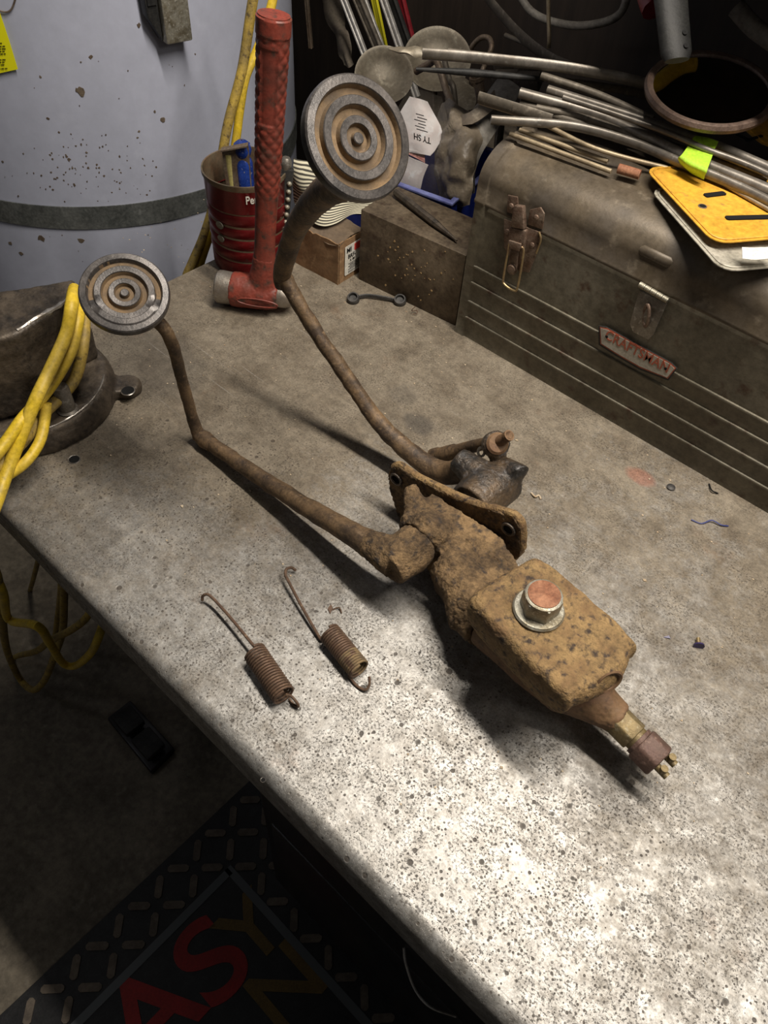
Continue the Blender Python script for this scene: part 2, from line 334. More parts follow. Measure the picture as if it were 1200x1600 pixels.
def catmull(pts, n):
    pts = [V(p) for p in pts]; out = []
    q = [pts[0] * 2 - pts[1]] + pts + [pts[-1] * 2 - pts[-2]]
    for i in range(1, len(q) - 2):
        for k in range(n):
            t = k / n; a, b, c, d = q[i - 1:i + 3]
            out.append(.5 * ((2 * b) + (c - a) * t + (2 * a - 5 * b + 4 * c - d) * t * t + (3 * b - a - 3 * c + d) * t ** 3))
    out.append(pts[-1]); return out
def lerp_list(v, n):
    if not isinstance(v, (list, tuple)): return [v] * n
    return [v[min(int(i / (n - 1) * (len(v) - 1)), len(v) - 2)] * (1 - f) + v[min(int(i / (n - 1) * (len(v) - 1)), len(v) - 2) + 1] * f
            for i in range(n) for f in [i / (n - 1) * (len(v) - 1) - min(int(i / (n - 1) * (len(v) - 1)), len(v) - 2)]]
def add_tube(bm, pts, r, seg=10, sm=0, r2=None, up=None, cap=True, rough=0, mi=0, hollow=False):
    if sm: pts = catmull(pts, sm)
    pts = [V(p) for p in pts]; n = len(pts); rs = lerp_list(r, n); rb = lerp_list(r2, n) if r2 else rs
    t0 = (pts[1] - pts[0]).normalized(); u = V(up) if up else (V((0, 0, 1)) if abs(t0.z) < .9 else V((1, 0, 0)))
    rings = []; u = (u - t0 * u.dot(t0)).normalized()
    for i, p in enumerate(pts):
        t = (pts[min(i + 1, n - 1)] - pts[max(i - 1, 0)]).normalized()
        if up: u = V(up)
        u = (u - t * u.dot(t)).normalized(); s = t.cross(u); ring = []
        for k in range(seg):
            a = 2 * PI * k / seg; q = p + u * (math.cos(a) * rs[i]) + s * (math.sin(a) * rb[i])
            if rough:
                d = (q - p).normalized(); q = q + d * rough * (noise.noise(q * 90) + .5 * noise.noise(q * 260))
            ring.append(bm.verts.new(q))
        rings.append(ring)
    for a, b in zip(rings, rings[1:]):
        for k in range(seg): face(bm, (a[k], a[(k + 1) % seg], b[(k + 1) % seg], b[k]), mi)
    if cap: face(bm, rings[0][::-1], mi); face(bm, rings[-1], mi)
    return rings
def add_lathe(bm, prof, M, seg=48, mis=None, fn=None, cap=(True, True)):
    rings = []
    for r, z in prof:
        ring = []
        for k in range(seg):
            a = 2 * PI * k / seg; rr, zz = (r, z) if fn is None else fn(r, z, a)
            ring.append(bm.verts.new(M @ V((rr * math.cos(a), rr * math.sin(a), zz))))
        rings.append(ring)
    for i, (a, b) in enumerate(zip(rings, rings[1:])):
        for k in range(seg): face(bm, (a[k], a[(k + 1) % seg], b[(k + 1) % seg], b[k]), mis[i] if mis else 0)
    if cap[0]: face(bm, rings[0][::-1], mis[0] if mis else 0)
    if cap[1]: face(bm, rings[-1], mis[-1] if mis else 0)
    return rings
def add_hex(bm, M, r, h, n=6, bev=.001, mi=0):
    pts = [M @ V((r * math.cos(2 * PI * k / n), r * math.sin(2 * PI * k / n), 0)) for k in range(n)]
    add_prism(bm, pts, (M.to_3x3() @ V((0, 0, h))), bev, mi)
def patch(name, rows, m, parent=None, th=.001, sub=4, wob=0, wsc=30, label=None, uv=False):
    g = [catmull(r, sub) for r in rows]; cols = list(zip(*g)); cols = [catmull(list(c), sub) for c in cols]
    bm = bmesh.new(); nu = len(cols); nv = len(cols[0]); vs = []
    lay = bm.loops.layers.uv.new('UVMap')
    for i, c in enumerate(cols):
        col = []
        for j, p in enumerate(c):
            q = p + V((noise.noise(p * wsc), noise.noise(p * wsc + V((9, 0, 0))), noise.noise(p * wsc + V((0, 9, 0))))) * wob if wob else p
            col.append(bm.verts.new(q))
        vs.append(col)
    for i in range(nu - 1):
        for j in range(nv - 1):
            f = bm.faces.new((vs[i][j], vs[i + 1][j], vs[i + 1][j + 1], vs[i][j + 1]))
            for l, (a, b) in zip(f.loops, ((i, j), (i + 1, j), (i + 1, j + 1), (i, j + 1))): l[lay].uv = (a / (nu - 1), b / (nv - 1))
    bmesh.ops.recalc_face_normals(bm, faces=bm.faces[:])
    if th: bmesh.ops.solidify(bm, geom=bm.faces[:], thickness=th)
    return obj(name, bm, m, parent, sharp=70, label=label)
def text_me(s, size, M, depth=.0003, extr=True):
    cu = bpy.data.curves.new('t', 'FONT'); cu.body = s; cu.size = size; cu.align_x = 'CENTER'; cu.align_y = 'CENTER'; cu.extrude = depth if extr else 0
    cu.offset = size * .012
    o = bpy.data.objects.new('t', cu); C.objects.link(o); bpy.context.view_layer.update()
    dg = bpy.context.evaluated_depsgraph_get(); me = bpy.data.meshes.new_from_object(o.evaluated_get(dg)); bpy.data.objects.remove(o)
    me.transform(M); me.materials.clear(); return me
def casting(name, build, m, parent, vox=.0018, amp=.0012, sm=6, sc_=70, label=None, amp2=.0005):
    """voxel-fuse the rough solids put together by build(bm), smooth them, then pit the skin"""
    bm = bmesh.new(); build(bm); me = bpy.data.meshes.new('t'); bm.to_mesh(me); bm.free()
    o = bpy.data.objects.new('t', me); C.objects.link(o)
    md = o.modifiers.new('r', 'REMESH'); md.mode = 'VOXEL'; md.voxel_size = vox
    s = o.modifiers.new('s', 'SMOOTH'); s.iterations = sm; s.factor = .5
    bpy.context.view_layer.update(); dg = bpy.context.evaluated_depsgraph_get()
    m2 = bpy.data.meshes.new_from_object(o.evaluated_get(dg)); bpy.data.objects.remove(o)
    nr = [V(v.normal) for v in m2.vertices]
    for v, n in zip(m2.vertices, nr):
        p = V(v.co); v.co = p + n * (amp * (noise.noise(p * sc_) + .45 * abs(noise.noise(p * sc_ * 2.7))) + amp2 * noise.noise(p * sc_ * 6))
    m2.materials.clear()
    return obj(name, m2, m, parent, sharp=80, label=label)
def rrect(M, w, h, r, n=5):
    out = []
    for cx, cy, a0 in ((w / 2 - r, h / 2 - r, 0), (-w / 2 + r, h / 2 - r, PI / 2), (-w / 2 + r, -h / 2 + r, PI), (w / 2 - r, -h / 2 + r, 1.5 * PI)):
        for k in range(n): a = a0 + PI / 2 * k / (n - 1); out.append(M @ V((cx + r * math.cos(a), cy + r * math.sin(a), 0)))
    return out

# ================================================================ THE SETTING
bm = bmesh.new(); add_box(bm, (-2.6, -1.6, -BH - .05), (1.8, 1.6, -BH))
tag(obj('floor', bm, M_floor, smooth=False), None, None, kind='structure')
bm = bmesh.new(); add_box(bm, (-2.6, 1.42, -BH), (1.8, 1.47, 1.6))
tag(obj('wall_back', bm, M_wall, smooth=False), None, None, kind='structure')

# ---- workbench: sheet steel top with a rolled front lip, apron, legs, drawer cabinet
BX0, BX1, BY0, BY1 = -.808, .75, .129, 1.38
bench = thing('workbench', 'long steel topped workbench, pitted and stained, everything stands on it', 'workbench', (-.2, .6, -BH))
prof = []
R = .013
prof.append((BY1, 0)); prof.append((BY0 + R, 0))
for k in range(1, 9): a = PI / 2 * k / 8; prof.append((BY0 + R - R * math.sin(a), -R + R * math.cos(a)))
prof += [(BY0, -.045), (BY0 + .004, -.052), (BY0 + .018, -.052), (BY0 + .018, -.048), (BY0 + .0045, -.044), (BY0 + .0045, -R)]
prof += [(BY0 + R, -.006), (BY1, -.006)]
bm = bmesh.new(); NX = 8
rings = [[bm.verts.new((BX0 + (BX1 - BX0) * i / NX, y, z)) for y, z in prof] for i in range(NX + 1)]
for a, b in zip(rings, rings[1:]):
    for k in range(len(prof)): face(bm, (a[k], a[(k + 1) % len(prof)], b[(k + 1) % len(prof)], b[k]))
face(bm, rings[0]); face(bm, rings[-1][::-1]); bmesh.ops.recalc_face_normals(bm, faces=bm.faces[:])
top = obj('bench_top', bm, bench_mat(), bench, sharp=40, origin=(0, 0, 0))
bm = bmesh.new(); add_box(bm, (BX0 + .02, BY0 + .05, -.10), (BX1, BY0 + .055, -.0065)); obj('apron', bm, M_under, bench, smooth=False)
bm = bmesh.new(); add_box(bm, (BX0 + .001, BY0 + .07, -.06), (BX0 + .006, BY1, -.0065)); obj('side_apron', bm, M_under, bench, smooth=False)
for x, y in ((BX0 + .03, BY1 - .06), (.70, BY1 - .06), (.70, .20), (-.70, .30)):
    bm = bmesh.new(); add_box(bm, (x, y, -BH), (x + .045, y + .045, -.0065), bev=.003); obj('leg', bm, M_under, bench)
bm = bmesh.new(); add_box(bm, (-.33, .200, -BH + .06), (.68, .78, -.105), bev=.004); cab = obj('cabinet', bm, M_cab, bench)
for k, (z0, z1) in enumerate(((-.27, -.12), (-.45, -.28), (-.66, -.46))):
    bm = bmesh.new(); add_box(bm, (-.30, .190, z0), (.34, .201, z1), bev=.003); dr = obj('drawer', bm, M_cab, cab)
# wire pull seen under the lip
hp = [PY(631, 1481, .188), PY(634, 1505, .180), PY(648, 1545, .172), PY(672, 1573, .170), PY(712, 1588, .188)]
bm = bmesh.new(); add_tube(bm, hp, .0016, 8, sm=6); obj('drawer_pull', bm, M_bbar, cab, label='thin curved chrome wire pull')
# bolt holes in the bench: dark recessed rings
for px, py, rr in ((116, 718, .0055), (411, 1219, .0018)):
    c = P(px, py, .0); bm = bmesh.new()
    add_lathe(bm, [(rr * 1.25, .0001), (rr * 1.18, .0007), (rr, .0005), (rr * .93, .0002), (.0002, .0002)], frame(c, (0, 0, 1)), 24, mis=[0, 0, 1, 1], cap=(False, False))
    obj('bolt_hole', bm, [M_edge, M_black], bench)

# ================================================================ PEDAL ASSEMBLY
ped = thing('pedal_assembly', 'rusty old clutch and brake pedal set with master cylinder lying on the bench', 'pedal assembly', (-.24, .40, 0))
HUBC = V((-.245, 0, .058))
# --- clutch pedal (low, left)
def pad(bm, cen, n, rad, worn=None, x=None):
    prof = [(.0002, -.0012), (.0032, -.0012), (.0038, -.0018), (.0044, -.0046), (.0080, -.0050), (.0089, -.0016), (.0093, -.0010), (.0135, -.0008), (.0141, -.0014), (.0152, -.0050), (.0190, -.0050), (.0203, -.0014), (.0208, -.0006),
            (.0258, -.0004), (.0264, -.0010), (.0274, -.0046), (.0312, -.0044), (.0325, -.0008), (.0331, 0), (.0380, -.0002), (.0391, -.0012), (.0396, -.0032), (.0392, -.0075), (.037, -.0105), (.031, -.0125), (.016, -.0145), (.010, -.018)]
    s = rad / .0395
    prof = [(r * s, z * s) for r, z in prof]
    mis = []
    for i in range(len(prof) - 1):
        zz = min(prof[i][1], prof[i + 1][1]); r = prof[i][0] / s
        mis.append(1 if (zz < -.0030 * s and r < .0328) else 0)
    def fn(r, z, a):
        if worn is not None and r < .0340 * s and r > .0225 * s:
            wv = max(0, math.cos(a - worn)) ** .8; k = 1; z = z * (1 - min(1, 1.45 * wv * k)) if z < -.0008 else z
        return r, z
    M = frame(cen, n, x)
    rings = add_lathe(bm, prof, M, 96, mis, fn)
    if worn is not None:
        Mi = M.inverted()
        for f in bm.faces:
            c = Mi @ f.calc_center_median()
            if f.material_index == 1 and c.z > -.0026 * s: f.material_index = 0
def pedal(name, lab, lower, lr, upper, ur, cen, n, worn, hubpts, hr, padlab, armm, pin, x=None, lr2=None, ur2=None):
    bm = bmesh.new(); add_tube(bm, lower, lr, 18, sm=10, rough=.0011, r2=lr2, up=(0, 1, 0) if lr2 else None)
    arm = obj(name, bm, armm, ped, sharp=60, label=lab)
    bm = bmesh.new(); add_tube(bm, upper, ur, 18, sm=10, rough=.0007, r2=ur2); obj('upper_arm', bm, M_rust, arm, sharp=60)
    bm = bmesh.new(); pad(bm, cen, n, .0395, worn, x); obj('pedal_pad', bm, [M_pad, M_groove], arm, sharp=28, label=padlab)
    return arm
c_cen = V((-.5538, .2949, .2055)); c_n = V((.416, -.198, .887)).normalized()
K = V((-.530, .334, .011))
c_low = [V((-.252, .336, .055)), V((-.30, .334, .047)), V((-.37, .334, .032)), V((-.45, .334, .020)), V((-.525, .334, .0125))]
c_up = [V((-.536, .334, .0095)), PY(303, 660, .333), PY(286, 600, .328), PY(262, 522, .318), c_cen - c_n * .028 + V((.012, .006, 0)), c_cen - c_n * .012]
ca = pedal('clutch_arm', 'lower long pedal arm ending in a worn round pad', c_low, [.0165, .0115, .0095, .0085, .0078], c_up, [.0078, .0062, .0060, .0062, .0075, .010],
           c_cen, c_n, -.15, None, 0, 'dark round pedal pad with ring grooves worn flat on one side', M_rust, None, x=(1, -.5, 0))
def cl(bm):
    add_tube(bm, [(-.249, .326, .052), (-.247, .350, .054), (-.246, .366, .055)], [.0185, .0215, .021], 24)
    add_tube(bm, [(-.30, .334, .046), (-.27, .335, .052), (-.25, .338, .054)], [.010, .0155, .020], 14)
casting('clutch_hub', cl, M_crust, ca, amp=.0018)
bm = bmesh.new(); add_tube(bm, [K + V((-.010, 0, .0005)), K + V((.004, 0, .001)), K + V((.018, 0, .002))], [.007, .0098, .0085], 14, rough=.0010); obj('weld_collar', bm, M_rust, ca, label='lumpy weld collar at the elbow')
# --- brake pedal (tall)
b_cen = V((-.3450, .3726, .3913)); b_n = V((.781, -.128, .611)).normalized()
KB = PY(441, 432, .445)
b_low = [V((-.232, .468, .056)), V((-.265, .467, .062)), PY(690, 738, .466), PY(640, 706, .463), PY(592, 660, .461), PY(548, 598, .458), PY(500, 528, .452), PY(462, 466, .447), KB + V((0, .001, .002))]
b_up = [KB + V((.001, 0, -.010)), KB + V((.002, -.001, .006)), PY(456, 372, .430), PY(478, 332, .414), PY(508, 300, .398), PY(540, 284, .385), b_cen - b_n * .022 + V((.004, 0, -.012)), b_cen - b_n * .010]
ba = pedal('brake_arm', 'taller pedal arm rising to the big round pad', b_low, [.015, .0135, .0120, .0105, .0090, .0080, .0076, .0078, .0085], b_up, [.0085, .0093, .0098, .0108, .0120, .0125, .012, .013],
           b_cen, b_n, None, None, 0, 'dark round pedal pad with clean ring grooves filled with brown dust', M_rust, None)
def bh(bm):
    add_tube(bm, [(-.240, .432, .058), (-.240, .455, .058), (-.236, .488, .058)], [.0225, .0245, .022], 24)
    add_tube(bm, [(-.285, .467, .066), (-.262, .467, .062), (-.24, .467, .06)], [.012, .017, .022], 14)
    add_tube(bm, [(-.232, .480, .062), (-.222, .484, .082), V(PY(779, 722, .49))], [.014, .010, .0085], 12)
casting('brake_hub', bh, M_greasy, ba, amp=.0010, sm=10)
bolt_a = PY(790, 757, .487); bolt_b = PY(806, 760, .487)
bm = bmesh.new(); add_tube(bm, [bolt_a, bolt_a.lerp(bolt_b, .5), bolt_b], [.0075, .0055, .0035], 12, rough=.0008); obj('grease_stub', bm, M_greasy, ba)
# link: clevis, pin and push rod
cv = PY(775, 694, .492)
link = None
def clv(bm):
    M = frame(cv, (V((.35, -.35, .6))), (1, .2, 0))
    add_lathe(bm, [(.0105, -.011), (.0135, -.008), (.0135, .003), (.0105, .005)], M, 24)
    add_tube(bm, [cv, PY(779, 722, .49)], [.010, .0085], 12)
clo = casting('clevis', clv, M_greasy, ped, vox=.0012, amp=.0010, label='greasy clevis at the brake lever')
pm = V((.50, .28, .45)).normalized(); tip = PY(796, 680, .492)
bm = bmesh.new(); add_tube(bm, [cv + V((0, 0, .002)), cv.lerp(tip, .55), tip], [.0062, .0058, .0042], 14); add_tube(bm, [cv.lerp(tip, .82), tip], [.0056, .0056], 14); obj('clevis_pin', bm, M_bore, clo, label='brown clevis pin with a small head')
bm = bmesh.new(); M = frame(cv, (V((.35, -.35, .6))), (1, .2, 0)); add_lathe(bm, [(.0098, .003), (.0112, .0065), (.0088, .0090), (.0055, .0092)], M, 24, cap=(False, True)); obj('clevis_ring', bm, M_bore, clo)
bm = bmesh.new(); e = PY(752, 706, .485); add_lathe(bm, [(.0035, -.001), (.0055, -.001), (.0055, .001), (.0035, .001), (.0035, -.001)], frame(e, V((-.3, -.8, .4))), 20, cap=(False, False)); obj('cotter_ring', bm, M_greysteel, clo)
r0 = PY(762, 692, .496); r1 = PY(668, 716, .512)
bm = bmesh.new(); add_tube(bm, [r0, r0.lerp(r1, .25), r0.lerp(r1, .5), r0.lerp(r1, .52), r0.lerp(r1, .78), r0.lerp(r1, .80), r1], [.0062, .0068, .0070, .0085, .0088, .0098, .0098], 16, rough=.0006); pr = obj('push_rod', bm, M_rust, ped, label='short brown push rod beside the brake hub')
bm = bmesh.new(); add_tube(bm, [r1.lerp(r0, .02), r1.lerp(r0, -.012)], [.0066, .0062], 14); add_tube(bm, [r1 + V((.004, .006, .004)), r1.lerp(r0, .3) + V((0, .006, .004))], .0042, 10); obj('rod_end', bm, M_black, pr)
# --- bracket casting
pf1 = V((-.305, .412, .098)); pf2 = V((-.186, .438, .098))
ear1 = PY(620, 748, .412); ear2 = PY(795, 826, .418)
fx = (ear2 - ear1); fx.z = 0; fx.normalize(); fn_ = V((fx.y, -fx.x, 0)).normalized()
def FP(px, py):    # pixel on the flange plane
    r = ray(px, py); return CO + r * ((ear1 - CO).dot(fn_) / r.dot(fn_))
fl = [FP(606, 740), FP(612, 731), FP(625, 730), FP(645, 745), FP(690, 768), FP(740, 790), FP(785, 802), FP(804, 810), FP(813, 825), FP(813, 870), FP(770, 905), FP(700, 885), FP(640, 850), FP(618, 800), FP(608, 765)]
def flg(bm): add_prism(bm, fl, -fn_ * .0085)
flo = casting('mounting_flange', flg, M_crust, ped, vox=.0012, amp=.0012, sm=4, amp2=.0008, label='flat crusted flange with two bolt holes')
bm = bmesh.new(); add_tube(bm, [p - fn_ * .0043 + V((0, 0, .0006)) for p in (FP(612, 734), FP(622, 732), FP(645, 747), FP(690, 770), FP(740, 792), FP(785, 804), FP(803, 812), FP(811, 826), FP(812, 860))], .0043, 10, sm=5, rough=.0006)
obj('flange_edge', bm, M_tan, flo, label='rubbed tan top edge of the flange')
for e in (ear1, ear2):
    bm = bmesh.new(); add_lathe(bm, [(.0078, .0005), (.0072, .0022), (.0056, .0026), (.0048, .0012), (.0044, .0005), (.0003, .0004)], frame(e, fn_), 28, mis=[0, 0, 0, 1, 1], cap=(False, False)); obj('bolt_hole', bm, [M_greasy, M_black], flo)
def brk(bm):
    add_tube(bm, [(-.246, .366, .055), (-.246, .372, .056), (-.246, .404, .054)], [.0235, .0255, .020], 24)
    add_prism(bm, [(-.272, .368, .030), (-.225, .366, .022), (-.160, .372, .028), (-.150, .396, .030), (-.190, .415, .030), (-.270, .408, .034)], (0, 0, .040))
    add_tube(bm, [(-.252, .376, .056), (-.272, .390, .062), (-.290, .402, .072)], [.017, .013, .007], 14)
    add_tube(bm, [(-.215, .375, .045), (-.165, .352, .048), (-.150, .350, .050)], [.022, .028, .030], 16)
    f0 = P(712, 966, .045); add_tube(bm, [f0 + V((-.004, -.002, -.002)), f0 + V((.004, .004, 0)), f0 + V((.020, .020, .002))], [.0095, .0105, .016], 14)
casting('bracket_body', brk, M_crust, ped, vox=.0017, amp=.0030, sc_=60, amp2=.0011, label='dirt crusted cast bracket between hub and cylinder')
# --- master cylinder
def mc(bm):
    cs = [P(733, 940, .104), P(738, 925, .104), P(815, 878, .104), P(855, 879, .104), P(988, 995, .104), P(991, 1020, .104), P(968, 1062, .104), P(905, 1092, .104), P(872, 1088, .104), P(740, 955, .104)]
    c = sum(cs, V()) / len(cs)
    ins = [q.lerp(c, .09) for q in cs]
    rows = [(.058, .66), (.066, .80), (.078, .92), (.090, .98), (.100, .985), (.106, .95), (.1098, .88), (.1105, .5)]
    b2 = bmesh.new(); rg = []
    n = 60
    loop = catmull(cs + [cs[0]], 6)[:-1]
    for z, s in rows: rg.append([b2.verts.new(V((c.x + (p.x - c.x) * s, c.y + (p.y - c.y) * s, z))) for p in loop])
    for a, b in zip(rg, rg[1:]):
        for k in range(len(loop)): b2.faces.new((a[k], a[(k + 1) % len(loop)], b[(k + 1) % len(loop)], b[k]))
    b2.faces.new(rg[0][::-1]); b2.faces.new(rg[-1]); join(bm, b2)
mco = casting('master_cylinder', mc, M_tan, ped, vox=.0016, amp=.0010, sm=14, sc_=90, amp2=.0006, label='tan rusted fluid reservoir with rounded corners')
N0, N1, N2, N3, N4 = P(915, 1085, .045), P(952, 1112, .042), P(985, 1140, .040), P(1018, 1178, .038), P(1045, 1205, .036)
def bore(bm):
    ax = (N2 - N0).normalized()
    add_tube(bm, [(-.150, .352, .050), (-.10, .350, .050), (-.06, N0.y, .050), N0, N1, N1 + ax * .010], [.028, .030, .030, .022, .0155, .0135], 24)
    add_tube(bm, [(-.14, .352, .062), (-.06, .350, .062)], [.026, .024], 20)
casting('cylinder_bore', bore, M_bore, mco, vox=.0016, amp=.0011, sm=5, label='rust brown cylinder barrel narrowing to the outlet')
ax = (N3 - N1).normalized()
# dished plug on the end face
bm = bmesh.new(); rd = ray(952, 1066).normalized(); hit, pl, pn_, _i = mco.ray_cast(CO - wl(mco), rd)
bpy.context.view_layer.update(); pc = (pl + wl(mco)) if hit else P(953, 1068, .08); add_lathe(bm, [(.0003, -.002), (.0075, -.0016), (.0088, .0006), (.0105, .0012), (.0118, .0002)], frame(pc - pn_ * .0004, pn_, (0, 1, 0)), 32, cap=(False, False)); obj('end_plug', bm, M_bore, mco)
tc_ = P(841, 953, .1115)
bm = bmesh.new(); add_lathe(bm, [(.014, -.002), (.0202, -.0005), (.0208, .0015), (.0195, .0032), (.0165, .0036), (.012, .0036)], frame(tc_, (0, 0, 1)), 48); cap_ = obj('filler_cap', bm, M_zinc, mco, label='dirty zinc hex filler cap with flange')
bm = bmesh.new(); add_hex(bm, frame(tc_ + V((0, 0, .003)), (0, 0, 1), (.9, .35, 0)), .0162, .017, bev=.0014); add_lathe(bm, [(.0150, .0185), (.0148, .0212), (.0128, .0222), (.0115, .0222)], frame(tc_, (0, 0, 1)), 40); obj('cap_hexagon', bm, M_zinc, cap_)
bm = bmesh.new(); add_lathe(bm, [(.0130, .0215), (.0128, .0228), (.0115, .0232), (.004, .0234)], frame(tc_, (0, 0, 1)), 40); obj('cap_face', bm, M_redtop, cap_, label='orange rusted top of the cap')
bm = bmesh.new(); add_hex(bm, frame(N1 + ax * .008, ax, (0, .3, 1)), .0135, .019, bev=.0010); add_tube(bm, [N1 + ax * .024, N1 + ax * .034], .0105, 20); ad = obj('outlet_adapter', bm, M_brass, mco, label='yellowish brass hex adapter')
bm = bmesh.new(); add_hex(bm, frame(N1 + ax * .033, ax, (0, .3, 1)), .0160, .020, bev=.0022); add_tube(bm, [N1 + ax * .03, N1 + ax * .036], .0125, 20); tn = obj('outlet_nut', bm, M_plumhex, mco, label='purplish brown switch nut')
for s in (-1, 1):
    q = N1 + ax * .052 + V((0, .0065 * s, .003)); bm = bmesh.new()
    add_tube(bm, [q, q + ax * .011], .0032, 12); add_tube(bm, [q + ax * .006 + V((0, 0, .001)), q + ax * .006 + V((0, 0, .0065))], .0030, 14); obj('terminal', bm, M_brass, tn)

# ================================================================ RETURN SPRINGS
def spring(label, hook, rod, c0, c1, r, end, mud, grp):
    base = c0.lerp(c1, .5); t = thing('return_spring', label, 'spring', (base.x, base.y, 0), grp)
    a = (c1 - c0).normalized(); s = V((-a.y, a.x, 0)); u = V((0, 0, 1)); L = (c1 - c0).length; wr = .00105; turns = 19
    pts = []
    for k in range(turns * 14 + 1):
        an = 2 * PI * k / 14; pts.append(c0 + a * (L * k / (turns * 14)) + (u * math.cos(an) + s * math.sin(an)) * (r - wr))
    bm = bmesh.new(); add_tube(bm, pts, wr * 1.12, 7, rough=0)
    if mud:
        for f in bm.faces:
            q = f.calc_center_median(); f.material_index = 1 if (q - c0).dot(a) > L * .62 and noise.noise(q * 120) > -.25 else 0
    obj('coil', bm, [M_spring, M_springdirt], t, sharp=60)
    bm = bmesh.new(); add_tube(bm, rod, .00145, 8, sm=6); add_tube(bm, hook, .00145, 8, sm=6); obj('hook_arm', bm, M_spring, t)
    bm = bmesh.new(); add_tube(bm, end, .00125, 8, sm=6); obj('end_loop', bm, M_spring, t)
spring('rusty return spring nearest the bench edge, short twisted end loop, evenly brown coil', [P(316, 938, .004), P(317, 931, .009), P(325, 929, .013), P(336, 938, .012)], [P(335, 937, .012), P(360, 965, .012), P(398, 1011, .013), P(402, 1016, .015)],
       P(397, 1018, .0105), P(444, 1088, .0105), .0108, [P(446, 1085, .016), P(455, 1088, .012), P(464, 1098, .008), P(466, 1104, .004), P(459, 1101, .002), P(452, 1092, .002)], False, 'rusty return springs on the bench')
spring('rusty return spring with mud on its lower coils and an open curved end hook', [P(462, 891, .004), P(455, 887, .008), P(447, 890, .011), P(446, 900, .011)], [P(446, 899, .011), P(470, 945, .008), P(498, 994, .004), P(504, 1000, .002)],
       P(514, 988, .0105), P(562, 1047, .0105), .0106, [P(545, 1055, .003), P(556, 1070, .002), P(570, 1078, .003), P(577, 1070, .006), P(577, 1057, .010)], True, 'rusty return springs on the bench')

# ================================================================ HAMMER
hb = P(402, 456, .024); ha = P(343, 449, .024); hc = P(458, 466, .024); hd = (hc - ha); hd.z = 0; hd.normalize()
hn = V((hd.y, -hd.x, 0))
def HP(px, py): r = ray(px, py); return CO + r * ((hb - CO).dot(hn) / r.dot(hn))
ham = thing('hammer', 'red ball peen dead blow hammer standing upright on its head beside the can', 'hammer', (hb.x, hb.y, 0))
h0 = HP(411, 452); htop = HP(428, 22); hv = (htop - h0); HL = hv.length; hv.normalize()
l0 = HP(340, 452); l1 = HP(366, 456); l2 = HP(436, 463); l3 = HP(462, 468)
l0.z = l1.z = l2.z = l3.z = .0235
def hh(bm):
    add_tube(bm, [l1 + hd * -.002, l1 + hd * .006, hb - hd * .008, hb + hd * .012, l2], [.0215, .0225, .0225, .0215, .0175], 28)
    add_tube(bm, [h0, h0 + hv * .018, h0 + hv * .036, h0 + hv * .050], [.026, .0185, .0155, .0140], 20, r2=[.018, .0150, .0130, .0120], up=tuple(hd))
casting('head_casing', hh, M_hred, ham, vox=.0016, amp=.0006, sm=8)
bm = bmesh.new(); ov = [hb + hd * (.027 * math.cos(a) + .006) + V((0, 0, -.001 + .0055 * math.sin(a))) + hn * (.0222 if True else 0) for a in [2 * PI * k / 20 for k in range(21)]]
add_tube(bm, ov, .0010, 6); obj('head_emblem', bm, M_hred, ham)
bm = bmesh.new(); add_lathe(bm, [(.010, -.0005), (.0195, 0), (.0212, .0018), (.0214, .006), (.0208, .017), (.0205, .021)], frame(l0 + hd * .001, hd), 40); obj('striking_face', bm, M_hsteel, ham, label='bare steel striking face')
bm = bmesh.new(); add_lathe(bm, [(.0150, -.002), (.0155, .004), (.0150, .010), (.0125, .015), (.008, .0185), (.002, .020)], frame(l2, hd), 36); obj('ball_peen', bm, M_hsteel, ham, label='bare steel ball end')
# handle with pressed diamond grip
bm = bmesh.new(); M = frame(h0 + hv * .038, hv, hd); HL2 = HL - .038; NZ = 240; NA = 64; rg = []
for i in range(NZ + 1):
    t = i / NZ; z = t * HL2; base = .0110 + .0040 * t + (.0022 * (max(0, .14 - t) / .14) ** 1.5); wx = 1.10; wy = .92
    ring = []
    for k in range(NA):
        a = 2 * PI * k / NA; r = base
        ca_, sa_ = math.cos(a), math.sin(a)
        ph = a * 7; zz = z * 2 * PI / .0135
        dia = (abs(math.sin((zz + ph) / 2)) * abs(math.sin((zz - ph) / 2))) ** .6
        fr = 1 / (1 + math.exp(-(t - .34) * 60)) * 1 / (1 + math.exp((t - .945) * 90))
        # panel on the camera side
        da = (a - 1.5 * PI + PI) % (2 * PI) - PI
        inpan = abs(da) < .52 and .63 < t < .90
        if inpan: r = base - .0004; fr = 0
        elif abs(da) < .66 and .615 < t < .915: r = base + .0009; fr = 0
        r += .0016 * dia * fr
        if t > .935: r = .0165 if t < .995 else .0150
        ring.append(bm.verts.new(M @ V((r * wx * ca_, r * wy * sa_, z))))
    rg.append(ring)
for a, b in zip(rg, rg[1:]):
    for k in range(NA): face(bm, (a[k], a[(k + 1) % NA], b[(k + 1) % NA], b[k]))
face(bm, rg[-1])
obj('handle', bm, M_hred, ham, sharp=50, label='long red handle with a pressed diamond grip and end cap')

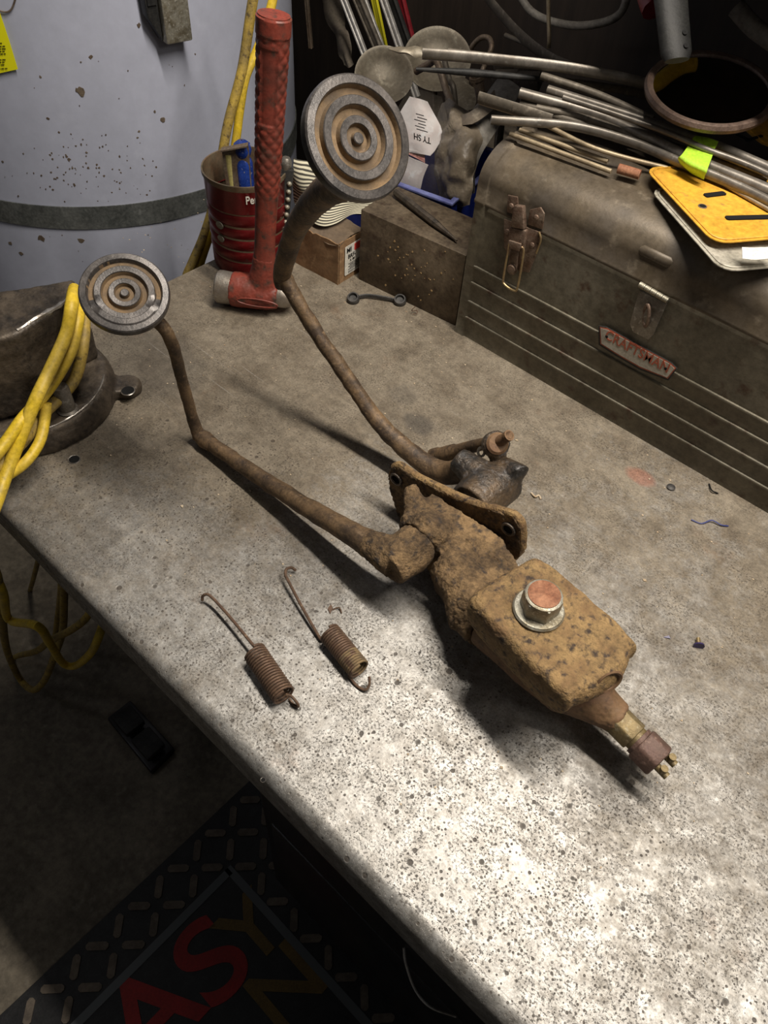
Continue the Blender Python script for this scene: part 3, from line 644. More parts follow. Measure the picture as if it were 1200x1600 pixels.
# ================================================================ CAN WITH TOOLS
cc = V((-.7755, .6195, 0)); canh = .130
can = thing('tin_can', 'dark red ribbed coffee can with a rusty rim behind the hammer', 'can', tuple(cc))
prof = [(.001, .001), (.043, .0), (.0445, .003), (.0445, .020)]
for k in range(4):
    z = .022 + k * .0165; prof += [(.0440, z), (.0425, z + .0015), (.0440, z + .003), (.0452, z + .008), (.0450, z + .0125)]
prof += [(.0445, .0895), (.0432, .091), (.0448, .0925), (.0452, .122), (.0468, .125), (.0468, canh), (.0452, canh), (.0446, .124), (.0440, .09), (.0436, .004), (.001, .003)]
bm = bmesh.new(); ni = len(prof) - 6; mis = [0] * (len(prof) - 1)
for i in range(len(prof) - 1):
    if i >= len(prof) - 8: mis[i] = 1
prof = [(r * 1.19, z * .130 / .127) for r, z in prof]; add_lathe(bm, prof, frame(cc, (0, 0, 1)), 72, mis, cap=(False, False)); body = obj('can_body', bm, [M_can, M_canin], can, sharp=40)
def wrap(me, c, r):    # bend flat print (x along arc, y up) round the can; z is outwards
    pass
vd = V((cc.x, cc.y, 0)).normalized(); facing = -vd
def can_pt(px, py):
    r = ray(px, py); a = r.x ** 2 + r.y ** 2; o = CO - cc; b = 2 * (o.x * r.x + o.y * r.y); c = o.x ** 2 + o.y ** 2 - .0540 ** 2
    d = b * b - 4 * a * c
    t = (-b - math.sqrt(max(d, 0))) / (2 * a); return CO + r * t
q = can_pt(396, 313); nrm = V((q.x - cc.x, q.y - cc.y, 0)).normalized(); tx = V((0, 0, 1)).cross(nrm)
Mt = Matrix((tx, V((0, 0, 1)), nrm)).transposed().to_4x4(); Mt.translation = q + nrm * .0003
me = text_me('Perc', .0140, Mt @ Matrix.Diagonal((.8, 1.05, 1, 1))); obj('can_lettering', me, M_white, body, smooth=False, label='small white lettering Perc')
for px, py, w_, h_ in ((343, 352, .0065, .005), (345, 373, .006, .0045)):
    q = can_pt(px, py); nrm = V((q.x - cc.x, q.y - cc.y, 0)).normalized(); tx = V((0, 0, 1)).cross(nrm)
    Mt = Matrix((tx, V((0, 0, 1)), nrm)).transposed().to_4x4(); Mt.translation = q
    bm = bmesh.new(); add_prism(bm, [Mt @ V((w_ * math.cos(a), h_ * math.sin(a), -.001)) for a in [2 * PI * k / 14 for k in range(14)]], nrm * .0014); obj('can_emblem', bm, M_zinc, body)
zt = .006
s0 = P(357, 240, .142); bm = bmesh.new(); add_tube(bm, [V((s0.x + .002, s0.y + .002, .004)), s0], .0058, 14); add_tube(bm, [s0, s0 + V((0, 0, .003))], [.004, .002], 12)
tag(obj('marker_stick', bm, M_pale), 'pale yellow round stick standing in the red can', 'stick')
s1 = P(381, 262, .122)
sd = thing('screwdriver', 'screwdriver with a blue and clear fluted handle standing in the can', 'screwdriver', (s1.x, s1.y, .004))
bm = bmesh.new(); add_tube(bm, [V((s1.x, s1.y, .004)), V((s1.x, s1.y, .075))], .0035, 10); obj('shaft', bm, M_greysteel, sd)
bm = bmesh.new(); add_lathe(bm, [(.006, .07), (.0115, .076), (.0125, .10), (.0125, .128), (.0105, .134), (.0085, .137), (.0105, .140), (.0122, .146), (.0108, .153), (.006, .157), (.001, .158)], frame((s1.x, s1.y, 0), (0, 0, 1)), 48,
                           fn=lambda r, z, a: (r * (1 - (.07 * max(0, math.cos(a * 8)) if z < .13 else 0)), z), cap=(True, False)); obj('handle', bm, M_hblue, sd)
a0 = P(345, 238, .150); a1 = P(387, 230, .158); d_ = (a1 - a0); dd = V((-d_.y, d_.x, 0)).normalized() * .010
bm = bmesh.new(); add_prism(bm, [a0, a1, a1 + dd, a0 + dd], (0, 0, .0018)); add_prism(bm, [a0 + dd, a1 + dd, a1 + dd + V((0, 0, -.13)), a0 + dd + V((.004, 0, -.13))], dd * .15)
tag(obj('angle_bracket', bm, M_rod, smooth=False), 'bent brown sheet metal bracket sticking out of the can', 'bracket')

# flat grey riveted bar behind the hammer
g0 = P(432, 405, .012); g1 = P(446, 250, .150); bar = thing('wire_brush', 'dark grey flat bar with a row of studs leaning between hammer and cloth', 'brush', (g0.x, g0.y, 0))
e1 = (g1 - g0).normalized(); sx = e1.cross(ray(440, 330).normalized()).normalized()
if sx.dot(right) < 0: sx = -sx
nn = sx.cross(e1).normalized()
if nn.dot(ray(440, 330)) > 0: nn = -nn
Mb = Matrix((sx, e1, nn)).transposed().to_4x4(); Mb.translation = g0
LB = (g1 - g0).length
bm = bmesh.new(); add_box(bm, (-.014, -.004, -.010), (.012, LB - .012, 0), Mb, bev=.002); add_box(bm, (-.012, -.004, 0), (-.001, LB - .018, .002), Mb, bev=.0005); obj('back_plate', bm, M_blackp, bar)
bm = bmesh.new(); add_lathe(bm, [(.006, 0), (.0075, .006), (.0068, .012), (.0045, .015)], frame(Mb @ V((.001, LB - .014, -.006)), e1), 20); obj('end_knob', bm, M_greysteel, bar)
for k in range(11):
    bm = bmesh.new(); add_lathe(bm, [(.0034, 0), (.0030, .0015), (.0016, .0028), (.0003, .003)], frame(Mb @ V((.0078, LB - .030 - k * .0105, 0)), nn), 14); obj('stud', bm, M_zinc, bar)

# ================================================================ CARDBOARD BOX
q0, q1, q2 = P(529, 445), P(465, 411), P(560, 429)
ux = (q0 - q1).normalized(); uy = V((-ux.y, ux.x, 0)); hC = .062
box = thing('cardboard_box', 'small torn brown cardboard box with a printed white label', 'box', tuple(q0.lerp(q1, .5)))
def Bp(a, b, z): return q0 - ux * a + uy * b + V((0, 0, z))
W_, D_ = .080, .052
for nm, lo, hi in (('front_panel', (0, 0), (W_, .0015)), ('back_panel', (0, D_ - .0015), (W_, D_)), ('side_panel', (0, .0015), (.0015, D_ - .0015)), ('side_panel', (W_ - .0015, .0015), (W_, D_ - .0015))):
    bm = bmesh.new(); b2 = bmesh.new(); bmesh.ops.create_grid(b2, x_segments=16, y_segments=10, size=.5)
    longx = (hi[0] - lo[0]) > (hi[1] - lo[1])
    for v in b2.verts:
        u_, w_ = v.co.x + .5, v.co.y + .5
        zz = w_ * (hC - (0.008 * max(0, noise.noise(V((u_ * 6, 3, 0)))) if nm == 'front_panel' else .002 * abs(noise.noise(V((u_ * 7, 9, 0))))))
        wob = .0012 * noise.noise(V((u_ * 3, w_ * 3, 5)))
        v.co = Bp(lo[0] + (hi[0] - lo[0]) * u_, lo[1] + wob, zz) if longx else Bp(lo[0] + wob * (0 if u_ < .05 else 1), lo[1] + (hi[1] - lo[1]) * u_, zz)
    bmesh.ops.recalc_face_normals(b2, faces=b2.faces[:]); bmesh.ops.solidify(b2, geom=b2.faces[:], thickness=-.0015); join(bm, b2)
    pn = obj(nm, bm, M_card, box)
    if nm == 'side_panel' and lo[0] == 0: sp = pn
patch('top_flap', [[Bp(-.001, -.001, hC - .003), Bp(W_ * .3, -.002, hC - .006), Bp(W_ * .7, 0, hC - .001), Bp(W_, 0, hC)], [Bp(.001, D_ * .5, hC + .002), Bp(W_ * .3, D_ * .5, hC + .002), Bp(W_ * .7, D_ * .5, hC + .004), Bp(W_, D_ * .5, hC + .003)],
                   [Bp(0, D_, hC), Bp(W_ * .3, D_, hC + .002), Bp(W_ * .7, D_, hC + .002), Bp(W_, D_, hC)]], M_carddirty, box, th=.0012, wob=.002, wsc=60, label='dirty torn top flap')
Mlab = Matrix((uy, V((0, 0, 1)), ux)).transposed().to_4x4(); Mlab.translation = Bp(-.0012, .031, .031)
bm = bmesh.new(); add_prism(bm, rrect(Mlab, .040, .044, .002), ux * .0004); lb = obj('box_label', bm, M_white, sp, smooth=False, label='white label with black lettering and a red corner')
def onlab(x, y, z=.0009): m = Mlab.copy(); m.translation = Mlab @ V((x, y, z)); return m
for s, sz, x, y in (('MI', .010, -.012, .015), ('BRF-', .0085, -.006, .005), ('/L 80', .0050, -.005, -.0015)):
    me = text_me(s, sz, onlab(x, y), .0001); obj('label_lettering', me, M_black, sp, smooth=False)
bm = bmesh.new(); add_prism(bm, rrect(onlab(.008, .015, .0005), .018, .010, .001), ux * .0002)
for k in range(5): pass
obj('label_red_patch', bm, M_redp, sp, smooth=False)
bm = bmesh.new()
for k in range(5): add_prism(bm, rrect(onlab(0, -.006 - k * .0022, .0005), .026 - (k % 2) * .006, .0008, .0003), ux * .0002)
for k in range(9): add_prism(bm, rrect(onlab(-.012 + k * .0028, -.0185, .0005), .0012, .0035, .0003), ux * .0002)
obj('label_print', bm, M_black, sp, smooth=False)

# ================================================================ STEEL BLOCK AND PUNCH
bl, br_, bk = P(560, 436), P(711, 509), P(621, 292, .104)
f_ = (br_ - bl); f_.z = 0; FL = f_.length; f_.normalize(); g_ = V((-f_.y, f_.x, 0)); BD = .082
blk = thing('steel_block', 'heavy brown steel block with a flame cut end beside the toolbox', 'steel block', tuple(bl.lerp(br_, .5)))
MB = Matrix((f_, g_, V((0, 0, 1)))).transposed().to_4x4(); MB.translation = bl
bm = bmesh.new(); add_box(bm, (0, 0, 0), (FL, BD, .104), MB, bev=.0012); obj('block_body', bm, M_block, blk)
bm = bmesh.new(); b2 = bmesh.new(); bmesh.ops.create_grid(b2, x_segments=30, y_segments=40, size=.5)
for v in b2.verts:
    u_, w_ = v.co.x + .5, v.co.y + .5; edge = min(u_, 1 - u_, w_, 1 - w_)
    v.co = MB @ V((FL + (.0004 + .0028 * abs(noise.noise(V((u_ * 3, w_ * 22, 1)))) if edge > .001 else -.001), .001 + u_ * (BD - .002), .001 + w_ * .102))
join(bm, b2); obj('cut_end', bm, M_iron, blk, label='rough flame cut end')
bm = bmesh.new()
for k in range(48):
    u_ = random.gauss(.52, .2); w_ = random.gauss(.55, .24)
    if .04 < u_ < .96 and .05 < w_ < .95:
        s_ = random.uniform(.0006, .0018); add_prism(bm, [MB @ V((u_ * FL + s_ * math.cos(a) * random.uniform(.5, 1.2), 0, w_ * .104 + s_ * math.sin(a) * random.uniform(.5, 1.3))) for a in (0, 1.3, 2.5, 3.8, 5)], -g_ * .0003)
o = obj('weld_spatter', bm, M_blockchip, blk, smooth=False); o['kind'] = 'stuff'
p0, p1 = P(618, 300, .110), P(714, 376, .108)
bm = bmesh.new(); dpp = (p1 - p0); 
add_tube(bm, [p0, p0.lerp(p1, .02), p0.lerp(p1, .62), p0.lerp(p1, .66), p1], [.0046, .0052, .0052, .0050, .0012], 8); 
tag(obj('center_punch', bm, M_iron, sharp=20), 'octagonal steel punch lying across the top of the steel block', 'punch')

# ================================================================ STRIPED CLOTH
c1 = lambda px, py, z: P(px, py, z)
patch('striped_cloth', [[c1(458, 245, .135), c1(480, 250, .13), c1(505, 262, .125), c1(545, 275, .115), c1(592, 292, .100)],
                        [c1(460, 280, .105), c1(482, 290, .105), c1(508, 300, .100), c1(548, 305, .092), c1(594, 300, .090)],
                        [c1(462, 310, .075), c1(486, 322, .082), c1(512, 330, .080), c1(548, 322, .078), c1(590, 312, .080)],
                        [c1(470, 335, .066), c1(500, 352, .066), c1(522, 352, .0665), c1(545, 338, .067), c1(575, 334, .070)]], M_stripe, th=.003, sub=8, wob=.006, wsc=28)
tag(bpy.data.objects['striped_cloth'], 'cream cloth with dark stripes heaped on the cardboard box', 'cloth')

# ================================================================ GREASE CAP STRAP, SMALL BITS
gz = thing('rubber_cap_strap', 'black rubber cap strap with a round cup at each end in front of the block', 'rubber strap', tuple(P(588, 470)))
for px, py in ((552, 467), (625, 470)):
    q = P(px, py, .004); bm = bmesh.new(); add_lathe(bm, [(.0075, -.004), (.0085, -.002), (.0085, .003), (.0075, .005), (.0060, .005), (.0055, .001), (.0003, .0005)], frame(q, (.15, -.35, .9)), 28, cap=(True, False)); obj('cup', bm, M_rubber, gz)
bm = bmesh.new(); add_tube(bm, [P(560, 464, .004), P(575, 462, .005), P(598, 465, .005), P(617, 469, .004)], .0032, 8, sm=5, r2=.0014, up=(0, 0, 1)); obj('strap', bm, M_rubber, gz)
bm = bmesh.new(); q = P(645, 491, .002); add_tube(bm, [q, q + V((.004, .003, .002)), q + V((.001, .007, .003)), q + V((-.004, .004, .001)), q + V((-.002, 0, .006)), q + V((.0, .004, .011))], .0006, 6, sm=5)
tag(obj('bent_clip', bm, M_spring), 'tiny bent brown wire clip by the corner of the block', 'clip')
q = P(1048, 762, .0005); bm = bmesh.new(); add_lathe(bm, [(.0045, 0), (.0048, .0015), (.0030, .0028), (.0018, .003)], frame(q, (0, 0, 1)), 20); tag(obj('rubber_plug', bm, M_rubber), 'small dark round plug lying on the bench below the toolbox', 'plug')
bm = bmesh.new(); add_tube(bm, [P(1108, 756, .001), P(1112, 766, .003), P(1122, 771, .001)], .0008, 6, sm=5); tag(obj('wire_scrap', bm, M_black), 'short black wire scrap near the right end of the toolbox base', 'wire scrap')
bm = bmesh.new(); add_tube(bm, [P(1080, 812, .001), P(1096, 818, .001), P(1112, 813, .003), P(1126, 820, .002), P(1138, 822, .001)], .0008, 6, sm=5); tag(obj('wire_scrap', bm, M_bluewire), 'curly dark blue wire scrap lying on the bench at right', 'wire scrap')
sr = thing('small_screw', 'tiny brass screw with a purple slotted head at the right of the bench', 'screw', tuple(P(1092, 1006)))
q = P(1092, 1010, .003); t_ = (P(1091, 998, .003) - q).normalized(); bm = bmesh.new(); add_lathe(bm, [(.0052, 0), (.0050, .0014), (.003, .0028), (.002, .003)], frame(q, t_), 20); obj('head', bm, M_purple, sr)
bm = bmesh.new(); add_tube(bm, [q + t_ * .002, q + t_ * .009], .0020, 10); obj('shank', bm, M_bail, sr)
for px, py in ((968, 998), (1036, 996)):
    bm = bmesh.new(); q = P(px, py); add_prism(bm, [q, q + V((.006, .003, .001)), q + V((.003, .0045, .0015))], (0, 0, .0006)); tag(obj('metal_chip', bm, M_blackp if px < 1000 else M_purple, smooth=False), 'tiny dark pointed chip beside the cylinder outlet' if px < 1000 else 'tiny dark violet chip between cylinder and screw', 'chip')
bm = bmesh.new(); q = P(515, 955); add_tube(bm, [q, q + V((.004, .008, .002)), q + V((.010, .006, .001))], .0007, 5, sm=4); add_prism(bm, [P(512, 952), P(517, 945), P(520, 950), P(516, 960)], (0, 0, .0012)); tag(obj('rust_flake', bm, M_spring), 'dark rust flake lying between the second spring and the hub', 'flake')
bm = bmesh.new(); q = P(838, 782, .001); add_tube(bm, [P(830, 770, .001), P(836, 776, .002), P(842, 774, .001), P(845, 780, .001)], .0011, 6, sm=4); tag(obj('paint_curl', bm, M_crumb), 'pale curled shaving right of the brake hub', 'shaving')
bm = bmesh.new()
for k in range(420):
    x_, y_ = random.uniform(-.95, .28), random.uniform(.19, .69) if random.random() < .7 else random.uniform(.5, .7)
    s_ = random.uniform(.0004, .0013) * (1.6 if random.random() < .06 else 1); a0_ = random.uniform(0, 6)
    add_prism(bm, [V((x_ + s_ * math.cos(a0_ + a) * random.uniform(.5, 1.4), y_ + s_ * math.sin(a0_ + a) * random.uniform(.4, 1.2), .0001)) for a in (0, 1.7, 3.2, 4.7)], (0, 0, s_ * .5))
tag(obj('metal_crumbs', bm, M_crumb, smooth=False), 'pale metal crumbs and grit scattered over the bench top', 'crumbs', kind='stuff')

# ================================================================ TOOLBOX
TX0, TX1, TY, TD = -.467, .010, .703, .225
SZ = .183
tbx = thing('toolbox', 'large brown metal hip roof toolbox with ribbed front and rusty latches', 'toolbox', ((TX0 + TX1) / 2, TY + TD / 2, 0))
fp = [(0, .0)]
for rz in (.029, .053, .080, .1025):
    fp += [(0, rz - .0030), (-.0020, rz - .0016), (-.0026, rz), (-.0020, rz + .0014), (0, rz + .0018)]
fp += [(0, SZ - .008), (-.0005, SZ - .002), (0, SZ)]
bm = bmesh.new(); xs = [TX0, TX0 + .0125, TX0 + .0150, TX1 - .015, TX1 - .0125, TX1]; rg = []
for i, x_ in enumerate(xs):
    flat = i in (0, 1, 4, 5); rg.append([bm.verts.new((x_, TY + (-.0022 if flat else d), z)) for d, z in fp])
for a, b in zip(rg, rg[1:]):
    for k in range(len(fp) - 1): face(bm, (a[k], b[k], b[k + 1], a[k + 1]))
for x_ in (TX0, TX1):
    e_ = [bm.verts.new((x_, y, z)) for y, z in ((TY - .0022, 0), (TY + TD, 0), (TY + TD, SZ), (TY - .0022, SZ))]; face(bm, e_)
e_ = [bm.verts.new((x_, TY + TD, z)) for x_, z in ((TX0, 0), (TX1, 0), (TX1, SZ), (TX0, SZ))]; face(bm, e_)
e_ = [bm.verts.new((x_, y_, .0005)) for x_, y_ in ((TX0, TY), (TX1, TY), (TX1, TY + TD), (TX0, TY + TD))]; face(bm, e_)
bmesh.ops.remove_doubles(bm, verts=bm.verts[:], dist=1e-5); bmesh.ops.recalc_face_normals(bm, faces=bm.faces[:])
obj('body', bm, M_box, tbx, sharp=50)
# lid: rounded roof profile
lp = [(-.0026, SZ - .003), (-.0032, SZ - .002), (-.0030, SZ + .001), (-.0014, SZ + .003), (-.001, SZ + .022)]
for k in range(1, 10): a = PI / 2 * k / 9; lp.append((-.001 + .052 * (1 - math.cos(a)), SZ + .022 + .036 * math.sin(a)))
lp += [(.085, SZ + .0615), (TD - .085, SZ + .0615)]
for k in range(1, 10): a = PI / 2 * k / 9; lp.append((TD - .051 + .052 * math.sin(a), SZ + .022 + .036 * math.cos(a)))
lp += [(TD + .001, SZ + .006), (TD + .005, SZ - .003)]
bm = bmesh.new(); rg = []
xs = [(TX0 - .001, 0), (TX0 + .012, 0), (TX0 + .0135, -.0016), (TX1 - .0135, -.0016), (TX1 - .012, 0), (TX1 + .001, 0)]
for x_, ins in xs: rg.append([bm.verts.new((x_, TY + d + (ins * -1 if d < .1 else ins), z + (ins if z > SZ + .03 else 0))) for d, z in lp])
for a, b in zip(rg, rg[1:]):
    for k in range(len(lp) - 1): face(bm, (a[k], b[k], b[k + 1], a[k + 1]))
face(bm, rg[0]); face(bm, rg[-1][::-1]); bmesh.ops.recalc_face_normals(bm, faces=bm.faces[:])
lid = obj('lid', bm, M_lid, tbx, sharp=40, label='rounded brown lid with scuffed paint')
def emboss(px0, px1, zc):
    pass
e0, e1_ = PY(958, 408, TY + .001), PY(985, 422, TY + .001)
for (pa, pb) in (((958, 411), (1055, 424)),):
    a_ = V((-.268, TY + .004, SZ + .027)); b_ = V((-.225, TY + .004, SZ + .027))
    bm = bmesh.new(); add_tube(bm, [a_, a_.lerp(b_, .15), a_.lerp(b_, .85), b_], [.002, .006, .006, .002], 12, r2=[.001, .0045, .0045, .001]); obj('lid_dimple', bm, M_lid, lid)
def T(px, py, o=0): return PY(px, py, TY - o)
# latch
lt = V((T(815, 380)))
bm = bmesh.new()
add_prism(bm, [T(795, 304, .001), T(810, 307, .001), T(812, 337, .001), T(793, 330, .001)], (0, -.002, 0), bev=.0006)
add_prism(bm, [T(829, 327, .001), T(846, 323, .001), T(852, 333, .001), T(849, 358, .001), T(826, 350, .001)], (0, -.002, 0), bev=.0006)
la = obj('latch', bm, M_latch, tbx, label='rusty draw latch on the left of the front')
bm = bmesh.new(); add_prism(bm, [T(808, 318, .003), T(822, 320, .003), T(824, 356, .003), T(802, 352, .003)], (0, -.007, 0), bev=.0015); obj('latch_strike', bm, M_latch, la)
bm = bmesh.new(); add_prism(bm, [T(789, 341, .001), T(846, 362, .001), T(842, 390, .001), T(828, 425, .001), T(812, 423, .001), T(789, 385, .001)], (0, -.0022, 0), bev=.0006); obj('latch_base', bm, M_latch, la)
bm = bmesh.new(); add_prism(bm, [T(801, 352, .003), T(826, 358, .003), T(822, 388, .003), T(797, 380, .003)], (0, -.006, 0), bev=.0012); add_prism(bm, [T(797, 374, .008), T(816, 380, .008), T(814, 392, .008), T(795, 386, .008)], (0, -.003, 0), bev=.0006); obj('latch_lever', bm, M_latch, la)
bm = bmesh.new(); add_prism(bm, [T(800, 386, .003), T(812, 390, .003), T(808, 425, .003), T(794, 420, .003)], (0, -.003, 0), bev=.001); obj('latch_tongue', bm, M_latch, la)
bm = bmesh.new(); add_lathe(bm, [(.0062, 0), (.0066, .002), (.0050, .0038), (.002, .0042)], frame(T(801, 420, .006), (0, -1, 0)), 24); obj('latch_button', bm, M_latch, la, label='pinkish round button')
lp_ = [T(796, 380, .010), T(787, 432, .010), T(788, 444, .010), T(803, 454, .010), T(809, 448, .010), T(818, 395, .010), T(815, 386, .010)]
bm = bmesh.new(); add_tube(bm, lp_, .0013, 8, sm=4); obj('latch_bail', bm, M_bail, la, label='brass coloured wire bail')
bm = bmesh.new(); add_tube(bm, [T(842, 362, .004), T(845, 375, .004), T(838, 396, .004)], .0011, 8, sm=4); obj('latch_wire', bm, M_bail, la)
for px, py in ((799, 322), (838, 340), (793, 362), (832, 383)):
    bm = bmesh.new(); add_lathe(bm, [(.0034, 0), (.0030, .0014), (.0015, .0022), (.0003, .0023)], frame(T(px, py, .003), (0, -1, 0)), 16); obj('rivet', bm, M_latch, la)
# hasp
bm = bmesh.new(); add_prism(bm, [T(1000, 452, .003), T(1043, 474, .003), T(1022, 522, .003), T(1014, 530, .003), T(990, 518, .003), T(985, 505, .003)], (0, -.0016, 0), bev=.0005); hs = obj('hasp', bm, M_greysteel, tbx, label='worn steel hasp plate above the badge')
h_a, h_b = T(999, 444, .0045), T(1044, 470, .0045)
for k in range(5):
    bm = bmesh.new(); add_tube(bm, [h_a.lerp(h_b, k / 5 + .008), h_a.lerp(h_b, (k + 1) / 5 - .008)], .0031, 12); obj('hinge_knuckle', bm, M_zinc, hs)
ring_ = [T(1010 + 4.0 * math.cos(a) - 6 * math.sin(a) * .25, 493 + 17 * math.sin(a), .006 + .003 * math.cos(a)) for a in [2 * PI * k / 20 for k in range(21)]]
bm = bmesh.new(); add_tube(bm, ring_, .0018, 8); obj('staple', bm, M_latch, hs, label='twisted brown staple through the hasp')
# badge
bp_ = [(936, 508), (948, 510), (1050, 566), (1059, 575), (1045, 594), (1000, 577), (962, 555), (936, 538)]
cx_, cy_ = sum(p[0] for p in bp_) / 8, sum(p[1] for p in bp_) / 8
def scaled(s, off): 
    c_ = T(cx_, cy_, off); return [c_ + (T(p[0], p[1], off) - c_) * V((s[0], 1, 1)).x if False else V((c_.x + (T(p[0], p[1], off).x - c_.x) * s[0], TY - off, c_.z + (T(p[0], p[1], off).z - c_.z) * s[1])) for p in bp_]
bm = bmesh.new(); add_prism(bm, scaled((1, 1), .0022), (0, -.0014, 0), bev=.0004); bd = obj('badge', bm, M_blackp, tbx, label='worn metal badge reading CRAFTSMAN in red letters')
bm = bmesh.new(); add_prism(bm, scaled((.965, .87), .0036), (0, -.0003, 0)); obj('badge_border', bm, M_badgered, bd, smooth=False)
bm = bmesh.new(); add_prism(bm, scaled((.94, .76), .0039), (0, -.0004, 0)); obj('badge_face', bm, M_badge, bd, smooth=False)
bc = T(995, 549.5, .0044); Mt = frame(bc, (0, -1, 0), (1, 0, -.0)); Mt = Matrix(((1, 0, 0, bc.x), (0, 0, -1, bc.y), (0, 1, 0, bc.z), (0, 0, 0, 1)))
me = text_me('CRAFTSMAN', .0175, Mt @ Matrix.Rotation(-.02, 4, 'Z') @ Matrix.Diagonal((.80, .95, 1, 1)), .0002); obj('badge_lettering', me, M_badgered, bd, smooth=False, label='faded red CRAFTSMAN lettering')
for px, py in ((948, 526), (1040, 576)):
    bm = bmesh.new(); add_lathe(bm, [(.0018, 0), (.0015, .0006), (.0003, .0008)], frame(T(px, py, .0043), (0, -1, 0)), 12); obj('badge_rivet', bm, M_black, bd)

# ================================================================ STUFF ON THE TOOLBOX
LZ = SZ + .0615
def rodthing(name, lab, cat, pts, r, m, grp=None, r2=None, seg=10, up=None, cut=True):
    bm = bmesh.new(); add_tube(bm, pts, r, seg, sm=6, r2=r2, up=up); return tag(obj(name, bm, m, sharp=50), lab, cat, grp)
G = 'metal trim strips bundled on the toolbox'
rodthing('metal_strip', 'thick round grey metal strip in the middle of the taped bundle', 'metal strip', [P(812, 145, .275), P(932, 179, .270), P(1008, 213, .268), P(1073, 245, .266), P(1200, 297, .268), P(1300, 345, .268)], .0058, M_alu, G)
rodthing('metal_strip', 'lowest grey metal strip of the taped bundle, nearest the toolbox front', 'metal strip', [P(767, 187, .262), P(893, 197, .262), P(989, 223, .262), P(1058, 252, .262), P(1154, 292, .262), P(1260, 345, .264)], .0052, M_alu, G, r2=.004)
rodthing('metal_strip', 'upper grey metal strip of the taped bundle, nearest the mirror', 'metal strip', [P(856, 140, .278), P(951, 170, .276), P(1039, 199, .274), P(1105, 222, .272), P(1200, 262, .272), P(1300, 310, .272)], .0050, M_alu, G)
rodthing('metal_strip', 'thin dusty strip crossing above the taped bundle under the mirror rim', 'metal strip', [P(846, 118, .285), P(932, 147, .281), P(1020, 187, .276)], .0042, M_alud, G)
rodthing('metal_strip', 'dusty rounded strip end between the thick strip and the upper strip', 'metal strip', [P(813, 162, .264), P(905, 192, .262), P(985, 210, .257), P(1060, 232, .256), P(1200, 280, .256)], .0045, M_alud, G)
rodthing('metal_strip', 'flat open channel with pale edges sticking out furthest left over the belt', 'metal strip', [P(748, 152, .266), P(800, 168, .266), P(862, 188, .264)], .0065, M_alud, G, r2=.0025)
rodthing('metal_strip', 'thin pale edged strip lying just under the channel end', 'metal strip', [P(750, 160, .260), P(840, 190, .258), P(930, 232, .2565), P(1040, 262, .253), P(1110, 278, .253), P(1220, 340, .253)], .0024, M_tanrod, G)
rodthing('metal_strip', 'thin tan strip at the underside of the bundle beyond the tape', 'metal strip', [P(1085, 262, .258), P(1150, 298, .258), P(1240, 350, .258)], .0022, M_tanrod, G)
rodthing('metal_strip', 'short dark flat strip behind the upper strip, left of the mirror', 'metal strip', [P(880, 128, .276), P(950, 137, .276), P(1010, 148, .276)], .0045, M_alud, G, r2=.0015)
rodthing('metal_strip', 'narrow grey strip between the two right hand tubes past the tape', 'metal strip', [P(1090, 228, .266), P(1150, 252, .264), P(1230, 285, .264)], .0030, M_alu, G)
rodthing('metal_strip', 'dark grooved strip squeezed between the thick strip and the lowest strip', 'metal strip', [P(838, 168, .268), P(920, 186, .267), P(1000, 217, .264), P(1062, 246, .262), P(1180, 292, .262), P(1290, 345, .262)], .0036, M_alud, G)
rodthing('metal_strip', 'slim pale strip lying on top of the bundle just left of the tape', 'metal strip', [P(880, 152, .284), P(960, 178, .282), P(1040, 206, .280), P(1100, 232, .279), P(1170, 258, .276), P(1270, 305, .276)], .0030, M_alu, G)
# long channel with a spoon shaped end running up to the left
L0, L1 = P(612, 78, .300), P(1012, 134, .300)
rodthing('long_metal_channel', 'long dusty metal channel with a rounded tip lying across the back', 'metal strip', [P(660, 84, .292), P(740, 90, .294), P(893, 107, .296), P(1030, 136, .292), P(1130, 170, .285)], .0060, M_alu, None, r2=.0035, up=(0, 0, 1))
rodthing('strip_tip', 'flattened spoon shaped metal tip at the left end of the long channel', 'metal strip', [P(608, 76, .294), P(625, 78, .294), P(645, 80, .294), P(660, 83, .293)], [.002, .0075, .008, .005], M_dish, None, r2=[.001, .003, .003, .002], up=(.6, .6, 0))
rodthing('metal_channel', 'second darker channel lying just behind the long channel', 'metal strip', [P(700, 80, .292), P(800, 92, .292), P(900, 108, .292), P(1008, 128, .290)], .0034, M_alud, None)
rodthing('black_rod', 'thin black rod lying under the long channel', 'rod', [P(650, 108, .262), P(740, 114, .262), P(850, 124, .262)], [.002, .0045, .003], M_blackp)
for k, (a_, b_) in enumerate((((797, 209), (955, 268)), ((812, 203), (950, 252)))):
    rodthing('lid_rod', 'tan thin rod lying along the lid crease, front one' if k == 0 else 'tan thin rod lying along the lid crease, rear one', 'rod', [P(*a_, LZ + .0028), P((a_[0] + b_[0]) / 2, (a_[1] + b_[1]) / 2, LZ + .0028), P(*b_, LZ + .0028)], .0026, M_tanrod)
rodthing('copper_stub', 'short rust orange pipe stub lying in shadow on the lid', 'pipe', [P(966, 263, LZ + .006), P(980, 267, LZ + .006), P(1000, 273, LZ + .006)], .0050, M_redtop)
